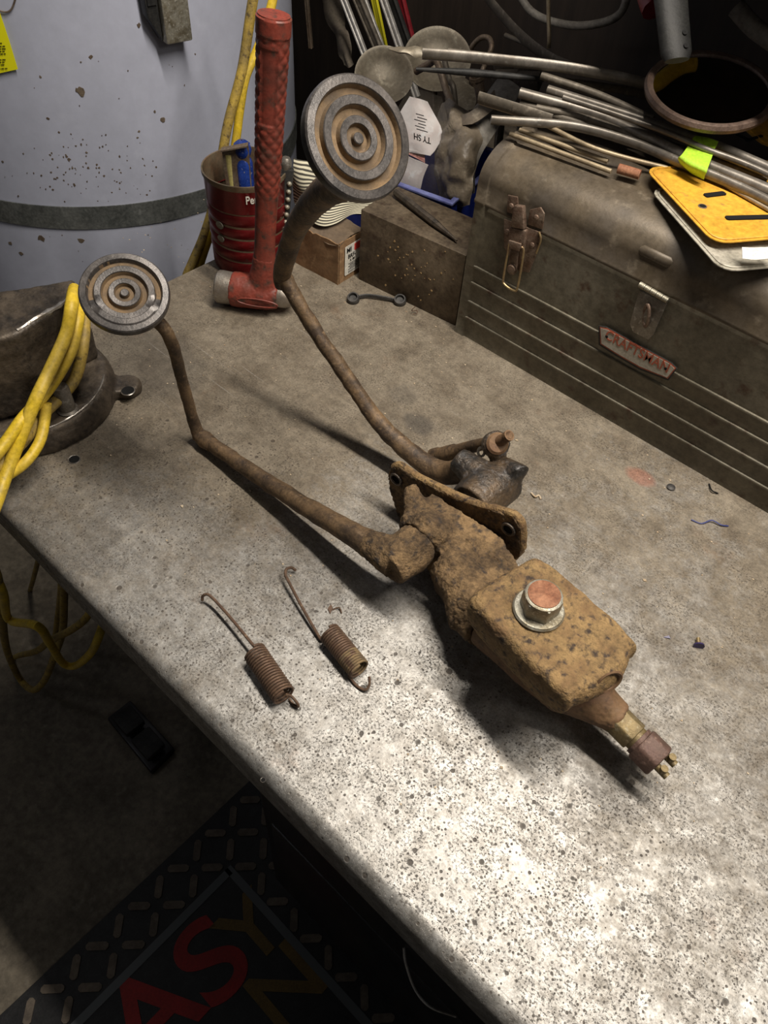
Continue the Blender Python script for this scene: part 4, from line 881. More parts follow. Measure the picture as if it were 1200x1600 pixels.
# tape round the bundle
tg = [[P(1086, 212, .281), P(1105, 214, .281), P(1122, 220, .280)], [P(1076, 226, .277), P(1095, 233, .277), P(1114, 241, .277)], [P(1066, 243, .275), P(1085, 252, .275), P(1106, 262, .275)], [P(1059, 249, .270), P(1080, 262, .270), P(1102, 273, .270)], [P(1062, 258, .260), P(1082, 271, .260), P(1099, 281, .260)]]
patch('masking_tape', tg, M_tape, th=.0006, wob=.0015, wsc=60); tag(bpy.data.objects['masking_tape'], 'bright green tape wrapped round the bundle of metal strips', 'tape')
for px, py in ((1044, 201), (1150, 290), (1192, 287)):
    pass
# licence plates
def plate(name, lab, corner, dirx, lx, ly, z, tilt, m, marks, grp):
    c_ = P(*corner, z); ex = V((dirx[0], dirx[1], 0)).normalized(); ey = V((-ex.y, ex.x, 0)); ez = V((0, 0, 1))
    ex = (ex + ez * tilt[0]).normalized(); ey = (ey + ez * tilt[1]).normalized(); ez = ex.cross(ey)
    M = Matrix((ex, ey, ez)).transposed().to_4x4(); M.translation = c_ + ex * lx / 2 + ey * ly / 2
    t = thing(name, lab, 'license plate', tuple(M.translation), grp)
    bm = bmesh.new(); add_prism(bm, rrect(M, lx, ly, .016), ez * .0009); o = obj('sheet', bm, m, t)
    bm = bmesh.new(); add_tube(bm, [p + ez * .0012 for p in rrect(M, lx - .008, ly - .008, .013)] , .0011, 6); obj('raised_rim', bm, m, t)
    def onp(px, py):
        r = ray(px, py); return M.inverted() @ (CO + r * ((M.translation - CO).dot(ez) / r.dot(ez)))
    for (xa, ya, xb, yb, w_) in marks:
        a_, b_ = onp(xa, ya), onp(xb, yb); d_ = b_ - a_
        bm = bmesh.new(); MM = M @ Matrix.Translation(((a_.x + b_.x) / 2, (a_.y + b_.y) / 2, .0009)) @ Matrix.Rotation(math.atan2(d_.y, d_.x), 4, 'Z'); add_prism(bm, rrect(MM, d_.length, w_, w_ * .3), ez * .0012); obj('numeral_stroke', bm, M_black, t, smooth=False)
    for x in (-lx / 2 + .030,):
        hq = onp(1097, 324) if marks and lx > .25 else V((x, ly / 2 - .05, 0)); bm = bmesh.new(); add_lathe(bm, [(.0045, .0004), (.0042, .0012), (.0034, .0011), (.0002, .0011)], M @ Matrix.Translation((hq.x, hq.y, .0004)), 18, mis=[0, 0, 1], cap=(False, False)); obj('bolt_hole', bm, [M_rod, M_black], t)
    return t, M
q_a, q_b = P(1118, 384, .262), P(1004, 258, .262); ed = (q_b - q_a)
ey_ = V((ed.x, ed.y, 0)).normalized(); ex_ = V((ey_.y, -ey_.x, 0))
plate('license_plate', 'orange license plate with black marks sticking out from under the taped strips', (1116, 382), (ex_.x, ex_.y), .30, ed.length * .98, .255, (.0, -.01), M_plate, [(1100, 308, 1132, 304, .007), (1133, 343, 1215, 341, .007)], 'old license plates on the toolbox')
plate('license_plate', 'scratched grey license plate with a bent corner under the orange one', (1128, 426), (ex_.x, ex_.y), .30, .150, .2462, (.0, .0), M_plateg, [], 'old license plates on the toolbox')
plate('license_plate', 'faded yellow license plate lying behind the strips below the mirror', (1196, 232), (ex_.x, ex_.y), .20, .12, .257, (.0, .0), M_plate, [(1150, 212, 1172, 222, .004), (1165, 222, 1190, 214, .004)], 'old license plates on the toolbox')
# taped corner pieces on the grey plate
patch('duct_tape_scrap', [[P(1160, 386, .262), P(1180, 387, .262), P(1210, 386, .262)], [P(1160, 404, .258), P(1180, 406, .258), P(1210, 404, .258)]], M_white, th=.0006, wob=.001)
tag(bpy.data.objects['duct_tape_scrap'], 'white tape scrap between the orange and the grey plate', 'tape')

# round mirror
mcn = P(1110, 141, .312); mn = (V((-mcn.x, -mcn.y, 0)).normalized() * .20 + V((0, 0, .97))).normalized()
mir = thing('round_mirror', 'round mirror with a brown rim lying tilted on the metal strips', 'mirror', tuple(mcn))
MR = .0645
bm = bmesh.new(); add_lathe(bm, [(MR - .008, -.004), (MR - .003, -.006), (MR + .001, -.004), (MR + .002, 0), (MR, .0035), (MR - .003, .0042), (MR - .006, .003), (MR - .007, .001)], frame(mcn, mn), 72, cap=(True, False)); obj('rim', bm, M_mirrim, mir)
bm = bmesh.new(); add_lathe(bm, [(.001, .0012), (MR - .0065, .0012)], frame(mcn, mn), 72, cap=(True, False)); obj('glass', bm, M_mirror, mir, smooth=False)
# hanging black handle
hh0 = PY(1057, 88, .765); hh1 = PY(1044, -40, .80)
hd2 = thing('hanging_tool', 'tool with a black plastic handle hanging down over the mirror', 'tool', tuple(hh1))
u2 = (hh1 - hh0).normalized()
bm = bmesh.new(); add_tube(bm, [hh0 - u2 * .004, hh0 + u2 * .003, hh0 + u2 * .03, hh0 + u2 * .07, hh1, hh1 + u2 * .22], [.0115, .0145, .0150, .0160, .0150, .0150], 20, r2=[.005, .0065, .007, .008, .008, .008], up=tuple(right)); obj('grip', bm, M_handle, hd2)
for dy in (.006, .018):
    bm = bmesh.new(); q = hh0 + u2 * dy + right * .007 - fwd * .0068; add_lathe(bm, [(.0024, -.001), (.0024, .0006), (.0003, .0006)], frame(q, -fwd), 12, cap=(False, False)); obj('hang_hole', bm, M_black, hd2)

# added shelf, unseen above the frame: shades the clutter behind, holds the hanging things
bm = bmesh.new(); add_box(bm, (-.62, .79, .475), (.80, 1.40, .50)); sh = thing('shade_shelf', 'added unseen shelf above the frame, shading the back of the bench', 'shelf', (.1, 1.1, .475)); obj('shade_board', bm, M_wall, sh, smooth=False)

# ================================================================ CLUTTER BEHIND
tray = thing('blue_tray', 'blue plastic tray behind the steel block holding bags', 'tray', (-.61, .90, 0))
TA, TB = P(585, 275, .10), P(742, 331, .10); tx_ = (TB - TA); tx_.z = 0; TL = tx_.length; tx_.normalize(); ty_ = V((-tx_.y, tx_.x, 0))
MT = Matrix((tx_, ty_, V((0, 0, 1)))).transposed().to_4x4(); MT.translation = V((TA.x, TA.y, 0)) - tx_ * .05
bm = bmesh.new()
TW = TL - .035 + .05; 
add_box(bm, (0, 0, 0), (TW, .003, .098), MT); add_box(bm, (0, .17, 0), (TW, .173, .098), MT); add_box(bm, (0, 0, 0), (.003, .173, .098), MT); add_box(bm, (TW - .003, 0, 0), (TW, .173, .098), MT); add_box(bm, (0, 0, 0), (TW, .173, .003), MT); obj('tray_shell', bm, M_blue, tray, smooth=False)
bm = bmesh.new()
for lo, hi in (((-.003, -.004, .098), (TW + .003, .005, .102)), ((-.003, .168, .098), (TW + .003, .177, .102)), ((-.003, .005, .098), (.005, .168, .102)), ((TW - .005, .005, .098), (TW + .003, .168, .102))): add_box(bm, lo, hi, MT, bev=.001)
obj('tray_rim', bm, M_bluerim, tray, label='pale blue rim of the tray')
# white parts packet
def Q(px, py, d):     # point on the ray at distance d behind the tray front (measured in y)
    return PY(px, py, d)
pk = thing('parts_packet', 'clear parts packet with white printed papers standing in the blue tray', 'packet', tuple(Q(640, 300, .835)))
patch('paper_insert', [[Q(640, 150, .862), Q(656, 154, .862), Q(668, 158, .862)], [Q(622, 185, .856), Q(655, 190, .852), Q(692, 208, .856)], [Q(606, 215, .848), Q(650, 226, .842), Q(682, 232, .848)], [Q(600, 232, .842), Q(640, 238, .838), Q(672, 243, .842)]], M_packet, pk, th=.0006, wob=.002, wsc=40)
patch('paper_insert', [[Q(606, 228, .836), Q(640, 245, .832), Q(670, 257, .836)], [Q(600, 255, .832), Q(632, 268, .828), Q(662, 278, .832)], [Q(598, 275, .828), Q(625, 290, .825), Q(655, 302, .828)]], M_packet, pk, th=.0006, wob=.002, wsc=40)
patch('red_card', [[Q(622, 216, .846), Q(640, 225, .844), Q(664, 238, .846)], [Q(624, 234, .839), Q(645, 244, .837), Q(665, 255, .839)]], M_packetred, pk, th=.0006, wob=.001)
patch('clear_sleeve', [[Q(636, 138, .868), Q(660, 140, .866), Q(690, 150, .868)], [Q(612, 190, .845), Q(655, 200, .838), Q(700, 215, .845)], [Q(602, 235, .830), Q(640, 245, .822), Q(690, 260, .830)], [Q(600, 285, .818), Q(640, 305, .815), Q(690, 325, .818)]], M_clear, pk, th=0, wob=.004, wsc=30, label='crinkled clear plastic sleeve')
tp = Q(664, 214, .838); ex3 = (Q(643, 208, .838) - Q(684, 220, .838)); ex3.y = 0; ex3.normalize(); ez3 = V((0, -1, 0)); 
ey3 = ez3.cross(ex3)
Mt = Matrix((ex3, ey3, ez3)).transposed().to_4x4(); Mt.translation = tp + V((0, -.006, 0))
me = text_me('TY SH', .0115, Mt, .0002); obj('packet_lettering', me, M_black, pk, smooth=False, label='upside down black letters TY SH')
bm = bmesh.new()
for k in range(6):
    MM = Mt @ Matrix.Translation((.004 * (k % 2), -.010 - k * .0038 , 0)); add_prism(bm, rrect(MM, .020 - .003 * (k % 3), .0011, .0004), ez3 * .0002)
obj('packet_print', bm, M_blackp, pk, smooth=False)
# greasy brown bags
patch('plastic_bag', [[Q(688, 170, .90), Q(705, 160, .88), Q(735, 172, .89), Q(770, 140, .92)], [Q(680, 200, .87), Q(712, 205, .845), Q(740, 205, .85), Q(768, 190, .88)], [Q(680, 240, .85), Q(705, 245, .822), Q(735, 245, .83), Q(752, 235, .86)],
                      [Q(684, 290, .835), Q(700, 300, .815), Q(720, 295, .82), Q(740, 280, .84)], [Q(692, 318, .83), Q(705, 322, .822), Q(722, 322, .822), Q(735, 322, .83)]], M_bag, th=.0012, sub=10, wob=.006, wsc=55)
tag(bpy.data.objects['plastic_bag'], 'tall greasy brown plastic bag standing in the blue tray', 'bag')
patch('clear_plastic_bag', [[Q(660, 262, .838), Q(675, 255, .828), Q(692, 262, .835)], [Q(652, 285, .828), Q(672, 288, .818), Q(698, 292, .826)], [Q(654, 304, .824), Q(675, 308, .816), Q(706, 320, .822)]], M_clear, th=0, sub=6, wob=.006, wsc=40)
tag(bpy.data.objects['clear_plastic_bag'], 'small crumpled clear plastic bag low in the blue tray', 'bag')
patch('bag_fold', [[Q(700, 178, .872), Q(735, 178, .862), Q(770, 140, .90)], [Q(706, 198, .862), Q(738, 196, .848), Q(776, 165, .885)]], M_bag, th=.0012, wob=.004)
tag(bpy.data.objects['bag_fold'], 'folded brown plastic flap lying over the top of the greasy bag', 'plastic flap')
# belt
patch('grey_belt', [[Q(782, 122, .93), Q(800, 130, .93), Q(816, 142, .93)], [Q(756, 160, .90), Q(775, 170, .89), Q(794, 178, .90)], [Q(724, 205, .865), Q(745, 212, .855), Q(765, 220, .865)], [Q(716, 245, .85), Q(730, 252, .845), Q(744, 262, .85)], [Q(722, 280, .86), Q(733, 288, .86), Q(742, 300, .86)]], M_belt, th=.003, sub=6, wob=.003)
tag(bpy.data.objects['grey_belt'], 'wide grey canvas belt curling down left of the toolbox', 'belt')
# round dishes with stems
def dish(lab, cpx, y, rad, tilt, stem, dep=.010):
    c_ = PY(*cpx, y); n_ = V(tilt).normalized(); t = thing('metal_scoop', lab, 'scoop', tuple(c_), 'round metal scoops behind the tray')
    bm = bmesh.new(); add_lathe(bm, [(.0005, -dep), (rad * .45, -dep * .85), (rad * .75, -dep * .45), (rad * .90, 0), (rad, .001), (rad, .0024), (rad * .9, .0016), (rad * .75, -dep * .45 + .0014), (rad * .45, -dep * .85 + .0014), (.0005, -dep + .0014)], frame(c_, n_), 56, cap=(False, False)); obj('bowl', bm, M_dish, t)
    bm = bmesh.new(); add_tube(bm, [c_ - n_ * dep, c_ - n_ * (dep + .01) + V((0, 0, -.02)), V(stem)], .004, 10, sm=6); obj('stem', bm, M_rod, t)
cdir = lambda px, py, y: (CO - PY(px, py, y)).normalized()
dish('round dusty metal scoop nearer the pedal pad', (600, 118), .93, .044, cdir(600, 118, .93) * .8 + V((0, 0, .62)), (-.80, .945, .004), .014)
dish('round dusty metal scoop further back below the long channel', (683, 93), 1.02, .052, cdir(683, 93, 1.02) * .8 + V((0, 0, .75)), (-.80, 1.06, .004), .014)
patch('grey_saucer', [[Q(700, 130, 1.0), Q(720, 122, 1.0), Q(738, 132, 1.0)], [Q(696, 150, .97), Q(720, 150, .96), Q(745, 155, .97)], [Q(700, 172, .95), Q(720, 178, .94), Q(740, 172, .95)]], M_dish, th=.002, wob=.002)
tag(bpy.data.objects['grey_saucer'], 'dusty grey metal saucer behind the greasy bag', 'saucer')
rodthing('bent_rod', 'brown rod bent over at the top like a hook behind the bags', 'rod', [Q(650, 112, .95), Q(672, 99, .95), Q(680, 94, .948), Q(686, 104, .945), Q(697, 140, .93), Q(706, 168, .91), Q(712, 240, .90), (Q(712, 240, .90).x, .90, .005)], .0050, M_rod)
rodthing('straight_rod', 'short plain steel rod leaning beside the bent rod', 'rod', [Q(694, 92, .97), Q(702, 125, .955), Q(711, 158, .94), (Q(715, 230, .92).x + .02, .925, .005)], .0042, M_alud)
rodthing('curved_pipe', 'thin brown pipe curved into an arch above the long channel', 'pipe', [Q(728, 110, 1.08), Q(735, 78, 1.08), Q(750, 60, 1.08), Q(764, 60, 1.08), Q(768, 75, 1.07), Q(758, 100, 1.06), Q(752, 130, 1.05), (Q(750, 160, 1.05).x, 1.06, .005)], .0040, M_rod)
bm = bmesh.new(); q = Q(745, 126, 1.0); add_lathe(bm, [(.0095, -.03), (.0095, .0), (.0105, .001), (.0105, .006), (.0075, .006), (.007, -.02)], frame(q, V((-.2, -.2, .9))), 20); tag(obj('pipe_collar', bm, M_rod), 'short brown pipe collar among the rods', 'pipe')
for k, (px, py, s_) in enumerate(((790, 105, .02), (825, 108, .022), (790, 125, .022), (825, 128, .022))):
    q = Q(px, py, 1.06 if k < 2 else 1.015); bm = bmesh.new(); add_box(bm, (-s_ * .8, -s_ * .5, -.010), (s_ * .8, s_ * .5, .010), frame(q, V((-.1, -.3, .9)), V((1, .4, 0))), bev=.002); add_tube(bm, [q, (q.x, q.y + .02, .004)], .006, 8)
    tag(obj('clamp_block', bm, M_alud), ('grey metal clamp block under the long channel, upper left one', 'grey metal clamp block under the long channel, upper right one', 'grey metal clamp block under the long channel, lower left one', 'grey metal clamp block under the long channel, lower right one')[k], 'clamp', 'clamp blocks under the long channel')
# leaning bars against the wall, left of centre
def lean(name, lab, cat, a, b, y, w_, th, m, dy=0):
    a3, b3 = PY(*a, y + dy * .5), PY(*b, y); d = (a3 - b3).normalized(); lo = b3 - d * ((b3.z - .004) / d.z); hi = a3 + d * ((.40 - a3.z) / d.z)
    s_ = d.cross(V((0, -1, 0))).normalized(); n_ = s_.cross(d)
    M = Matrix((s_, d, n_)).transposed().to_4x4(); M.translation = lo; L = (hi - lo).length
    bm = bmesh.new(); add_box(bm, (-w_ / 2, 0, -th / 2), (w_ / 2, L, th / 2), M, bev=min(th, w_) * .2)
    for s in (-1, 1): add_tube(bm, [M @ V((s * w_ * .36, 0, th * .5)), M @ V((s * w_ * .36, L, th * .5))], th * .3 + .0006, 8)
    return tag(obj(name, bm, m), lab, cat)
lean('leaning_bar', 'polished steel bar leaning behind the pedal pad, leftmost bright one', 'bar', (538, 0), (572, 88), 1.16, .013, .006, M_bbar)
lean('leaning_bar', 'dull grey channel leaning between the bright bar and yellow strip', 'bar', (560, 0), (596, 86), 1.18, .022, .006, M_alud)
lean('leaning_bar', 'slim dark steel bar leaning right against the yellow strip', 'bar', (571, 0), (603, 86), 1.19, .007, .006, M_bbar)
lean('yellow_strip', 'bright yellow saw edged strip leaning among the bars', 'strip', (583, -10), (600, 70), 1.25, .017, .003, M_yelstrip)
lean('leaning_bar', 'bright chrome strip leaning just right of the yellow strip', 'bar', (600, 0), (636, 105), 1.21, .014, .006, M_bbar)
lean('black_board', 'flat black board leaning behind the chrome strip', 'board', (612, 0), (640, 80), 1.27, .024, .006, M_blackp)
lean('red_board', 'dark red enamelled board leaning at the right of the bars', 'board', (626, 0), (641, 60), 1.30, .022, .006, M_redc)
lean('thin_pipe', 'thin dark pipe standing beside the pale tank', 'pipe', (480, 0), (490, 115), 1.22, .007, .006, M_rod)
patch('hanging_rag', [[Q(500, -20, 1.24), Q(512, -20, 1.23), Q(526, -20, 1.24)], [Q(512, 30, 1.22), Q(524, 32, 1.21), Q(540, 34, 1.22)], [Q(528, 62, 1.20), Q(536, 60, 1.19), Q(546, 58, 1.20)], [Q(532, 85, 1.19), Q(542, 84, 1.18), Q(550, 80, 1.19)], [Q(540, 104, 1.18), Q(547, 104, 1.175), Q(553, 100, 1.18)]], M_ragm, th=.003, wob=.006, wsc=40)
tag(bpy.data.objects['hanging_rag'], 'limp grey rag hanging in the dark left of the bars', 'rag')
# curved trim and hoses in the dark upper right
rodthing('curved_metal_strip', 'broad grey curved trim strip arching down to the channels', 'metal strip', [Q(752, -15, 1.18), Q(785, 25, 1.16), Q(820, 62, 1.12), Q(862, 92, 1.08), Q(905, 108, 1.02)], [.010, .011, .011, .009, .006], M_alud, None, r2=[.003] * 2, up=(0, -.3, 1))
rodthing('curved_metal_strip', 'thin curved trim strip lying behind the broad one', 'metal strip', [Q(790, 55, 1.14), Q(830, 72, 1.12), Q(880, 95, 1.08), Q(930, 112, 1.02)], .0035, M_alud)
rodthing('thin_cable', 'thin pale cable hanging straight down above the channels', 'cable', [Q(856, -60, 1.13), Q(857, 20, 1.12), Q(858, 60, 1.11), Q(857, 75, 1.11)], .0030, M_tanrod)
rodthing('rubber_hose', 'looped grey rubber hose hanging in the dark at the back', 'hose', [Q(800, -30, 1.30), Q(830, 18, 1.30), Q(880, 38, 1.30), Q(930, 38, 1.30), Q(970, 20, 1.30), Q(985, -30, 1.30)], .0065, M_belt)
rodthing('red_tool', 'red plastic tool hanging in shadow beside the black handle', 'tool', [Q(1008, -40, 1.0), Q(1015, -5, .98), Q(1022, 14, .97)], .014, M_redc)
rodthing('grey_pipe_end', 'grey pipe end hanging in the dark top right corner', 'pipe', [Q(1150, 12, 1.0), Q(1180, 45, 1.0), Q(1230, 80, 1.0)], .010, M_belt)

# ================================================================ TANK
TC = V((-1.450, .822, 0)); TR = .3735
tank = thing('storage_tank', 'tall pale grey painted metal tank behind the left end of the bench', 'tank', (TC.x, TC.y, -BH))
def dents(r, z, a): return (r + .0012 * noise.noise(V((a * 4, z * 6, 2))), z)
prof = [(.001, -BH), (TR - .01, -BH), (TR, -BH + .02)] + [(TR, -.8 + k * .05) for k in range(0, 40)] + [(TR - .02, 1.22), (TR * .7, 1.30), (.001, 1.33)]
bm = bmesh.new(); add_lathe(bm, prof, frame((TC.x, TC.y, 0), (0, 0, 1)), 160, fn=dents, cap=(False, False)); tsh = obj('tank_shell', bm, M_tank, tank, sharp=50)
bm = bmesh.new(); add_lathe(bm, [(TR + .0005, -.108), (TR + .0026, -.108), (TR + .0026, -.068), (TR + .0005, -.068), (TR + .0005, -.108)], frame((TC.x, TC.y, 0), (0, 0, 1)), 160, cap=(False, False)); obj('strap_band', bm, M_band, tank, label='dull galvanised strap round the tank')
def tank_pt(px, py, off=0):
    r = ray(px, py); R_ = TR + off; a = r.x ** 2 + r.y ** 2; ox, oy = -TC.x, -TC.y; b = 2 * (ox * r.x + oy * r.y); c = ox * ox + oy * oy - R_ * R_
    d = max(b * b - 4 * a * c, 0); return CO + r * ((-b - math.sqrt(d)) / (2 * a))
# chips in the paint
bm = bmesh.new()
def chip(px, py, s_):
    q = tank_pt(px, py); n_ = V((q.x - TC.x, q.y - TC.y, 0)).normalized(); M = frame(q + n_ * .0003, n_)
    add_prism(bm, [M @ V((s_ * math.cos(a) * random.uniform(.5, 1.3), s_ * 1.2 * math.sin(a) * random.uniform(.4, 1.2), 0)) for a in (0, .9, 1.8, 2.7, 3.6, 4.5, 5.4)], n_ * .0003)
for px, py, s_ in ((127, 144, .0060), (120, 141, .0030), (142, 88, .003), (63, 120, .002), (216, 39, .003), (254, 186, .004), (242, 174, .002), (108, 249, .003), (217, 205, .002), (64, 372, .006), (127, 375, .0055), (16, 380, .004), (33, 396, .004), (215, 215, .002), (138, 322 - 60, .002), (75, 185, .0025)): chip(px, py, s_)
for k in range(110):
    px, py = random.gauss(130, 62), random.gauss(272, 30)
    if 4 < px < 300 and py < 315: chip(px, py, random.uniform(.0006, .0019))
for k in range(40):
    px, py = random.uniform(5, 440), random.uniform(10, 420)
    chip(px, py, random.uniform(.0005, .0014))
o = obj('paint_chips', bm, M_rod, tank, smooth=False); o['kind'] = 'stuff'
# hanging magnet tool
mt_ = tank_pt(268, 22, .012); nq = V((mt_.x - TC.x, mt_.y - TC.y, 0)).normalized(); sq = V((0, 0, 1)).cross(nq)
Mm = Matrix((sq, V((0, 0, 1)), nq)).transposed().to_4x4(); Mm.translation = mt_
tl = thing('hanging_clamp', 'grey steel and black block shaped tool hanging on the tank', 'tool', tuple(mt_))
qb = Mm.inverted() @ tank_pt(300, 62, .03); qa = Mm.inverted() @ tank_pt(258, 60, .03)
bm = bmesh.new(); add_box(bm, (qa.x, qb.y, -.010), (qb.x, qb.y + .16, .022), Mm, bev=.003); obj('steel_bar', bm, M_zinc, tl)
ql = Mm.inverted() @ tank_pt(232, 45, .02)
bm = bmesh.new(); add_prism(bm, [Mm @ V(p) for p in ((ql.x, ql.y + .015, -.010), (qa.x, qb.y, -.010), (qa.x, qb.y + .16, -.010), (ql.x - .004, ql.y + .16, -.010))], nq * .020, bev=.002); add_box(bm, (ql.x + .002, ql.y + .03, .010), (qa.x - .003, ql.y + .05, .0125), Mm); obj('black_jaw', bm, M_blackp, tl)
# hanging tag and wire
tw = thing('warning_tag', 'bright yellow printed tag on the tank at the top left', 'tag', tuple(tank_pt(10, 60, .004)))
tp4 = [tank_pt(0, 22, .003), tank_pt(28, 106, .003), tank_pt(-4, 117, .003), tank_pt(-60, 122, .003), tank_pt(-60, 5, .003)]
patch('tag_card', [[tank_pt(-60, 10, .004), tank_pt(-30, 14, .004), tank_pt(0, 20, .004)], [tank_pt(-58, 65, .004), tank_pt(-25, 64, .004), tank_pt(14, 62, .004)], [tank_pt(-55, 122, .004), tank_pt(-20, 118, .004), tank_pt(28, 108, .004)]], M_tag, tw, th=.0006)
bm = bmesh.new()
for k, (x0, x1, yy) in enumerate(((-50, 5, 68), (-50, 8, 73), (-50, 10, 77), (-50, 11, 81), (-50, 12, 85), (-50, 11, 94), (-50, 10, 98), (-50, 11, 102), (-50, 12, 108))):
    x = x0
    while x < x1 - 3:
        w_ = random.uniform(2.5, 6); a_, b_ = tank_pt(x, yy - (x * .06), .0052), tank_pt(min(x + w_, x1), yy - (x * .06), .0052)
        up_ = V((0, 0, .0011)); add_prism(bm, [a_, b_, b_ + up_, a_ + up_], (b_ - a_).cross(up_).normalized() * .0003); x += w_ + 1.3
obj('tag_print', bm, M_black, tw, smooth=False)
bm = bmesh.new(); add_tube(bm, [tank_pt(-10, 14, .003), tank_pt(0, 17, .003), tank_pt(10, 19, .003), tank_pt(18, 14, .003), tank_pt(24, -2, .003), tank_pt(26, -20, .003)], .0012, 6, sm=5)
tag(obj('tag_wire', bm, M_rod), 'thin wire loop above the yellow tag', 'wire')

# ================================================================ YELLOW CORDS BY THE TANK
def cord(lab, pts, r, m, grp=None, nm='extension_cord'): return rodthing(nm, lab, 'cord', pts, r, m, grp, seg=12)
XC = -.875
cord('dirty yellow cord hanging down the right side of the tank', [PX(402, -40, XC), PX(392, 20, XC), PX(378, 110, XC), PX(357, 190, XC), PX(346, 250, XC), PX(333, 320, XC), PX(318, 370, XC + .01), PX(300, 412, XC + .02), PX(290, 440, XC + .02), PX(285, 500, XC + .02)], .0068, M_yellowd, 'yellow cords beside the tank')
cord('clean bright yellow cord hanging between the tank and the red can', [PX(430, -40, XC), PX(425, 5, XC), PX(405, 70, XC), PX(384, 120, XC), PX(375, 170, XC), PX(367, 230, XC), PX(352, 300, XC), PX(334, 350, XC + .01), PX(313, 412, XC + .02), PX(305, 450, XC + .02), PX(300, 500, XC + .02)], .0062, M_yellow, 'yellow cords beside the tank')
# unseen yellow cord added under the shelf for its reflection in the mirror
def mray(px, py, z):
    r = ray(px, py); p = CO + r * ((mcn - CO).dot(mn) / r.dot(mn)); d = r - mn * 2 * r.dot(mn); return p + d * ((z - p.z) / d.z)
cord('unseen yellow cord added under the shelf for its mirror reflection', [mray(1000, 140, .462), mray(1025, 133, .462), mray(1045, 118, .462), mray(1065, 106, .462), mray(1085, 102, .462)], .010, M_yellow)
# ================================================================ VISE
vb = V((-.728, .238, 0)); vis = thing('bench_vise', 'greasy cast iron swivel vise bolted at the left end of the bench', 'vise', tuple(vb))
def vbase(bm):
    add_lathe(bm, [(.001, 0), (.099, 0), (.1005, .004), (.099, .016), (.094, .027), (.089, .0295), (.001, .0295)], frame(vb, (0, 0, 1)), 64, cap=(False, False))
    for q in (P(200, 611, 0), vb + V((-.06, -.10, 0))):
        d = V((q.x - vb.x, q.y - vb.y, 0)); q = vb + d
        add_prism(bm, [vb + V((-d.y, d.x, 0)) * .32 + d * .5, vb + V((d.y, -d.x, 0)) * .32 + d * .5, q + V((d.y, -d.x, 0)) * .10, q + V((-d.y, d.x, 0)) * .10], (0, 0, .013))
        add_lathe(bm, [(.001, 0), (.0165, 0), (.0165, .011), (.014, .013), (.001, .013)], frame(q, (0, 0, 1)), 30, cap=(False, False))
vbo = casting('swivel_base', vbase, M_iron, vis, vox=.0025, amp=.0008, sm=3)
q = P(200, 611, .013); bm = bmesh.new(); add_lathe(bm, [(.0082, .0002), (.0072, .0010), (.0060, .0005), (.0003, .0004)], frame(q, (0, 0, 1)), 24, mis=[0, 1, 1], cap=(False, False)); obj('bolt_hole', bm, [M_edge, M_black], vbo)
bm = bmesh.new(); add_tube(bm, [vb + V((.0905 * math.cos(a), .0905 * math.sin(a), .0288)) for a in [-1.3 + 2.2 * k / 40 for k in range(41)]], .0013, 8, rough=.0010); obj('worn_edge', bm, M_edge, vbo, label='bright worn edge of the base')
Vp = lambda px, py, z: P(px, py, z)
def vbody(bm):
    add_lathe(bm, [(.001, .028), (.068, .028), (.068, .036), (.060, .044), (.001, .046)], frame(vb + V((-.02, .01, 0)), (0, 0, 1)), 40, cap=(False, False))
    tz = .135; tp = [Vp(-60, 470, tz), Vp(0, 452, tz), Vp(45, 446, tz), Vp(117, 433, tz), Vp(112, 463, tz), Vp(70, 492, tz), Vp(27, 519, tz), Vp(-60, 545, tz)]
    add_prism(bm, [V((p.x, p.y, .112)) for p in tp], (0, 0, .022))
    low = [V((p.x, p.y, .035)) for p in tp]; c = sum(low, V()) / 8; low = [p.lerp(c, .16) + V((0, -.006, 0)) for p in low]
    b2 = bmesh.new(); a = [b2.verts.new(p) for p in low]; t = [b2.verts.new(V((p.x, p.y, .116)).lerp(V((c.x, c.y, .116)), .03)) for p in tp]
    b2.faces.new(a[::-1]); b2.faces.new(t)
    for i in range(8): b2.faces.new((a[i], a[(i + 1) % 8], t[(i + 1) % 8], t[i]))
    bmesh.ops.recalc_face_normals(b2, faces=b2.faces[:]); join(bm, b2)
    add_box(bm, (-.76, .262, .028), (-.70, .325, .075), bev=.006)
casting('vise_body', vbody, M_iron, vis, vox=.003, amp=.0014, sm=3, sc_=40)
bm = bmesh.new(); add_tube(bm, [V(p) + V((0, 0, .0)) for p in (Vp(112, 461, .133), Vp(92, 478, .133), Vp(60, 497, .133), Vp(27, 518, .133))], .0026, 8, sm=6, rough=.0022); obj('anvil_edge', bm, M_edge, vis, label='bright chipped edge of the anvil top')
q = P(106, 640, .030); bm = bmesh.new(); add_lathe(bm, [(.0105, -.001), (.0115, .001), (.009, .003), (.0088, .030), (.0075, .033), (.002, .034)], frame(q, (0, 0, 1)), 24); obj('lock_bolt', bm, M_greysteel, vis)
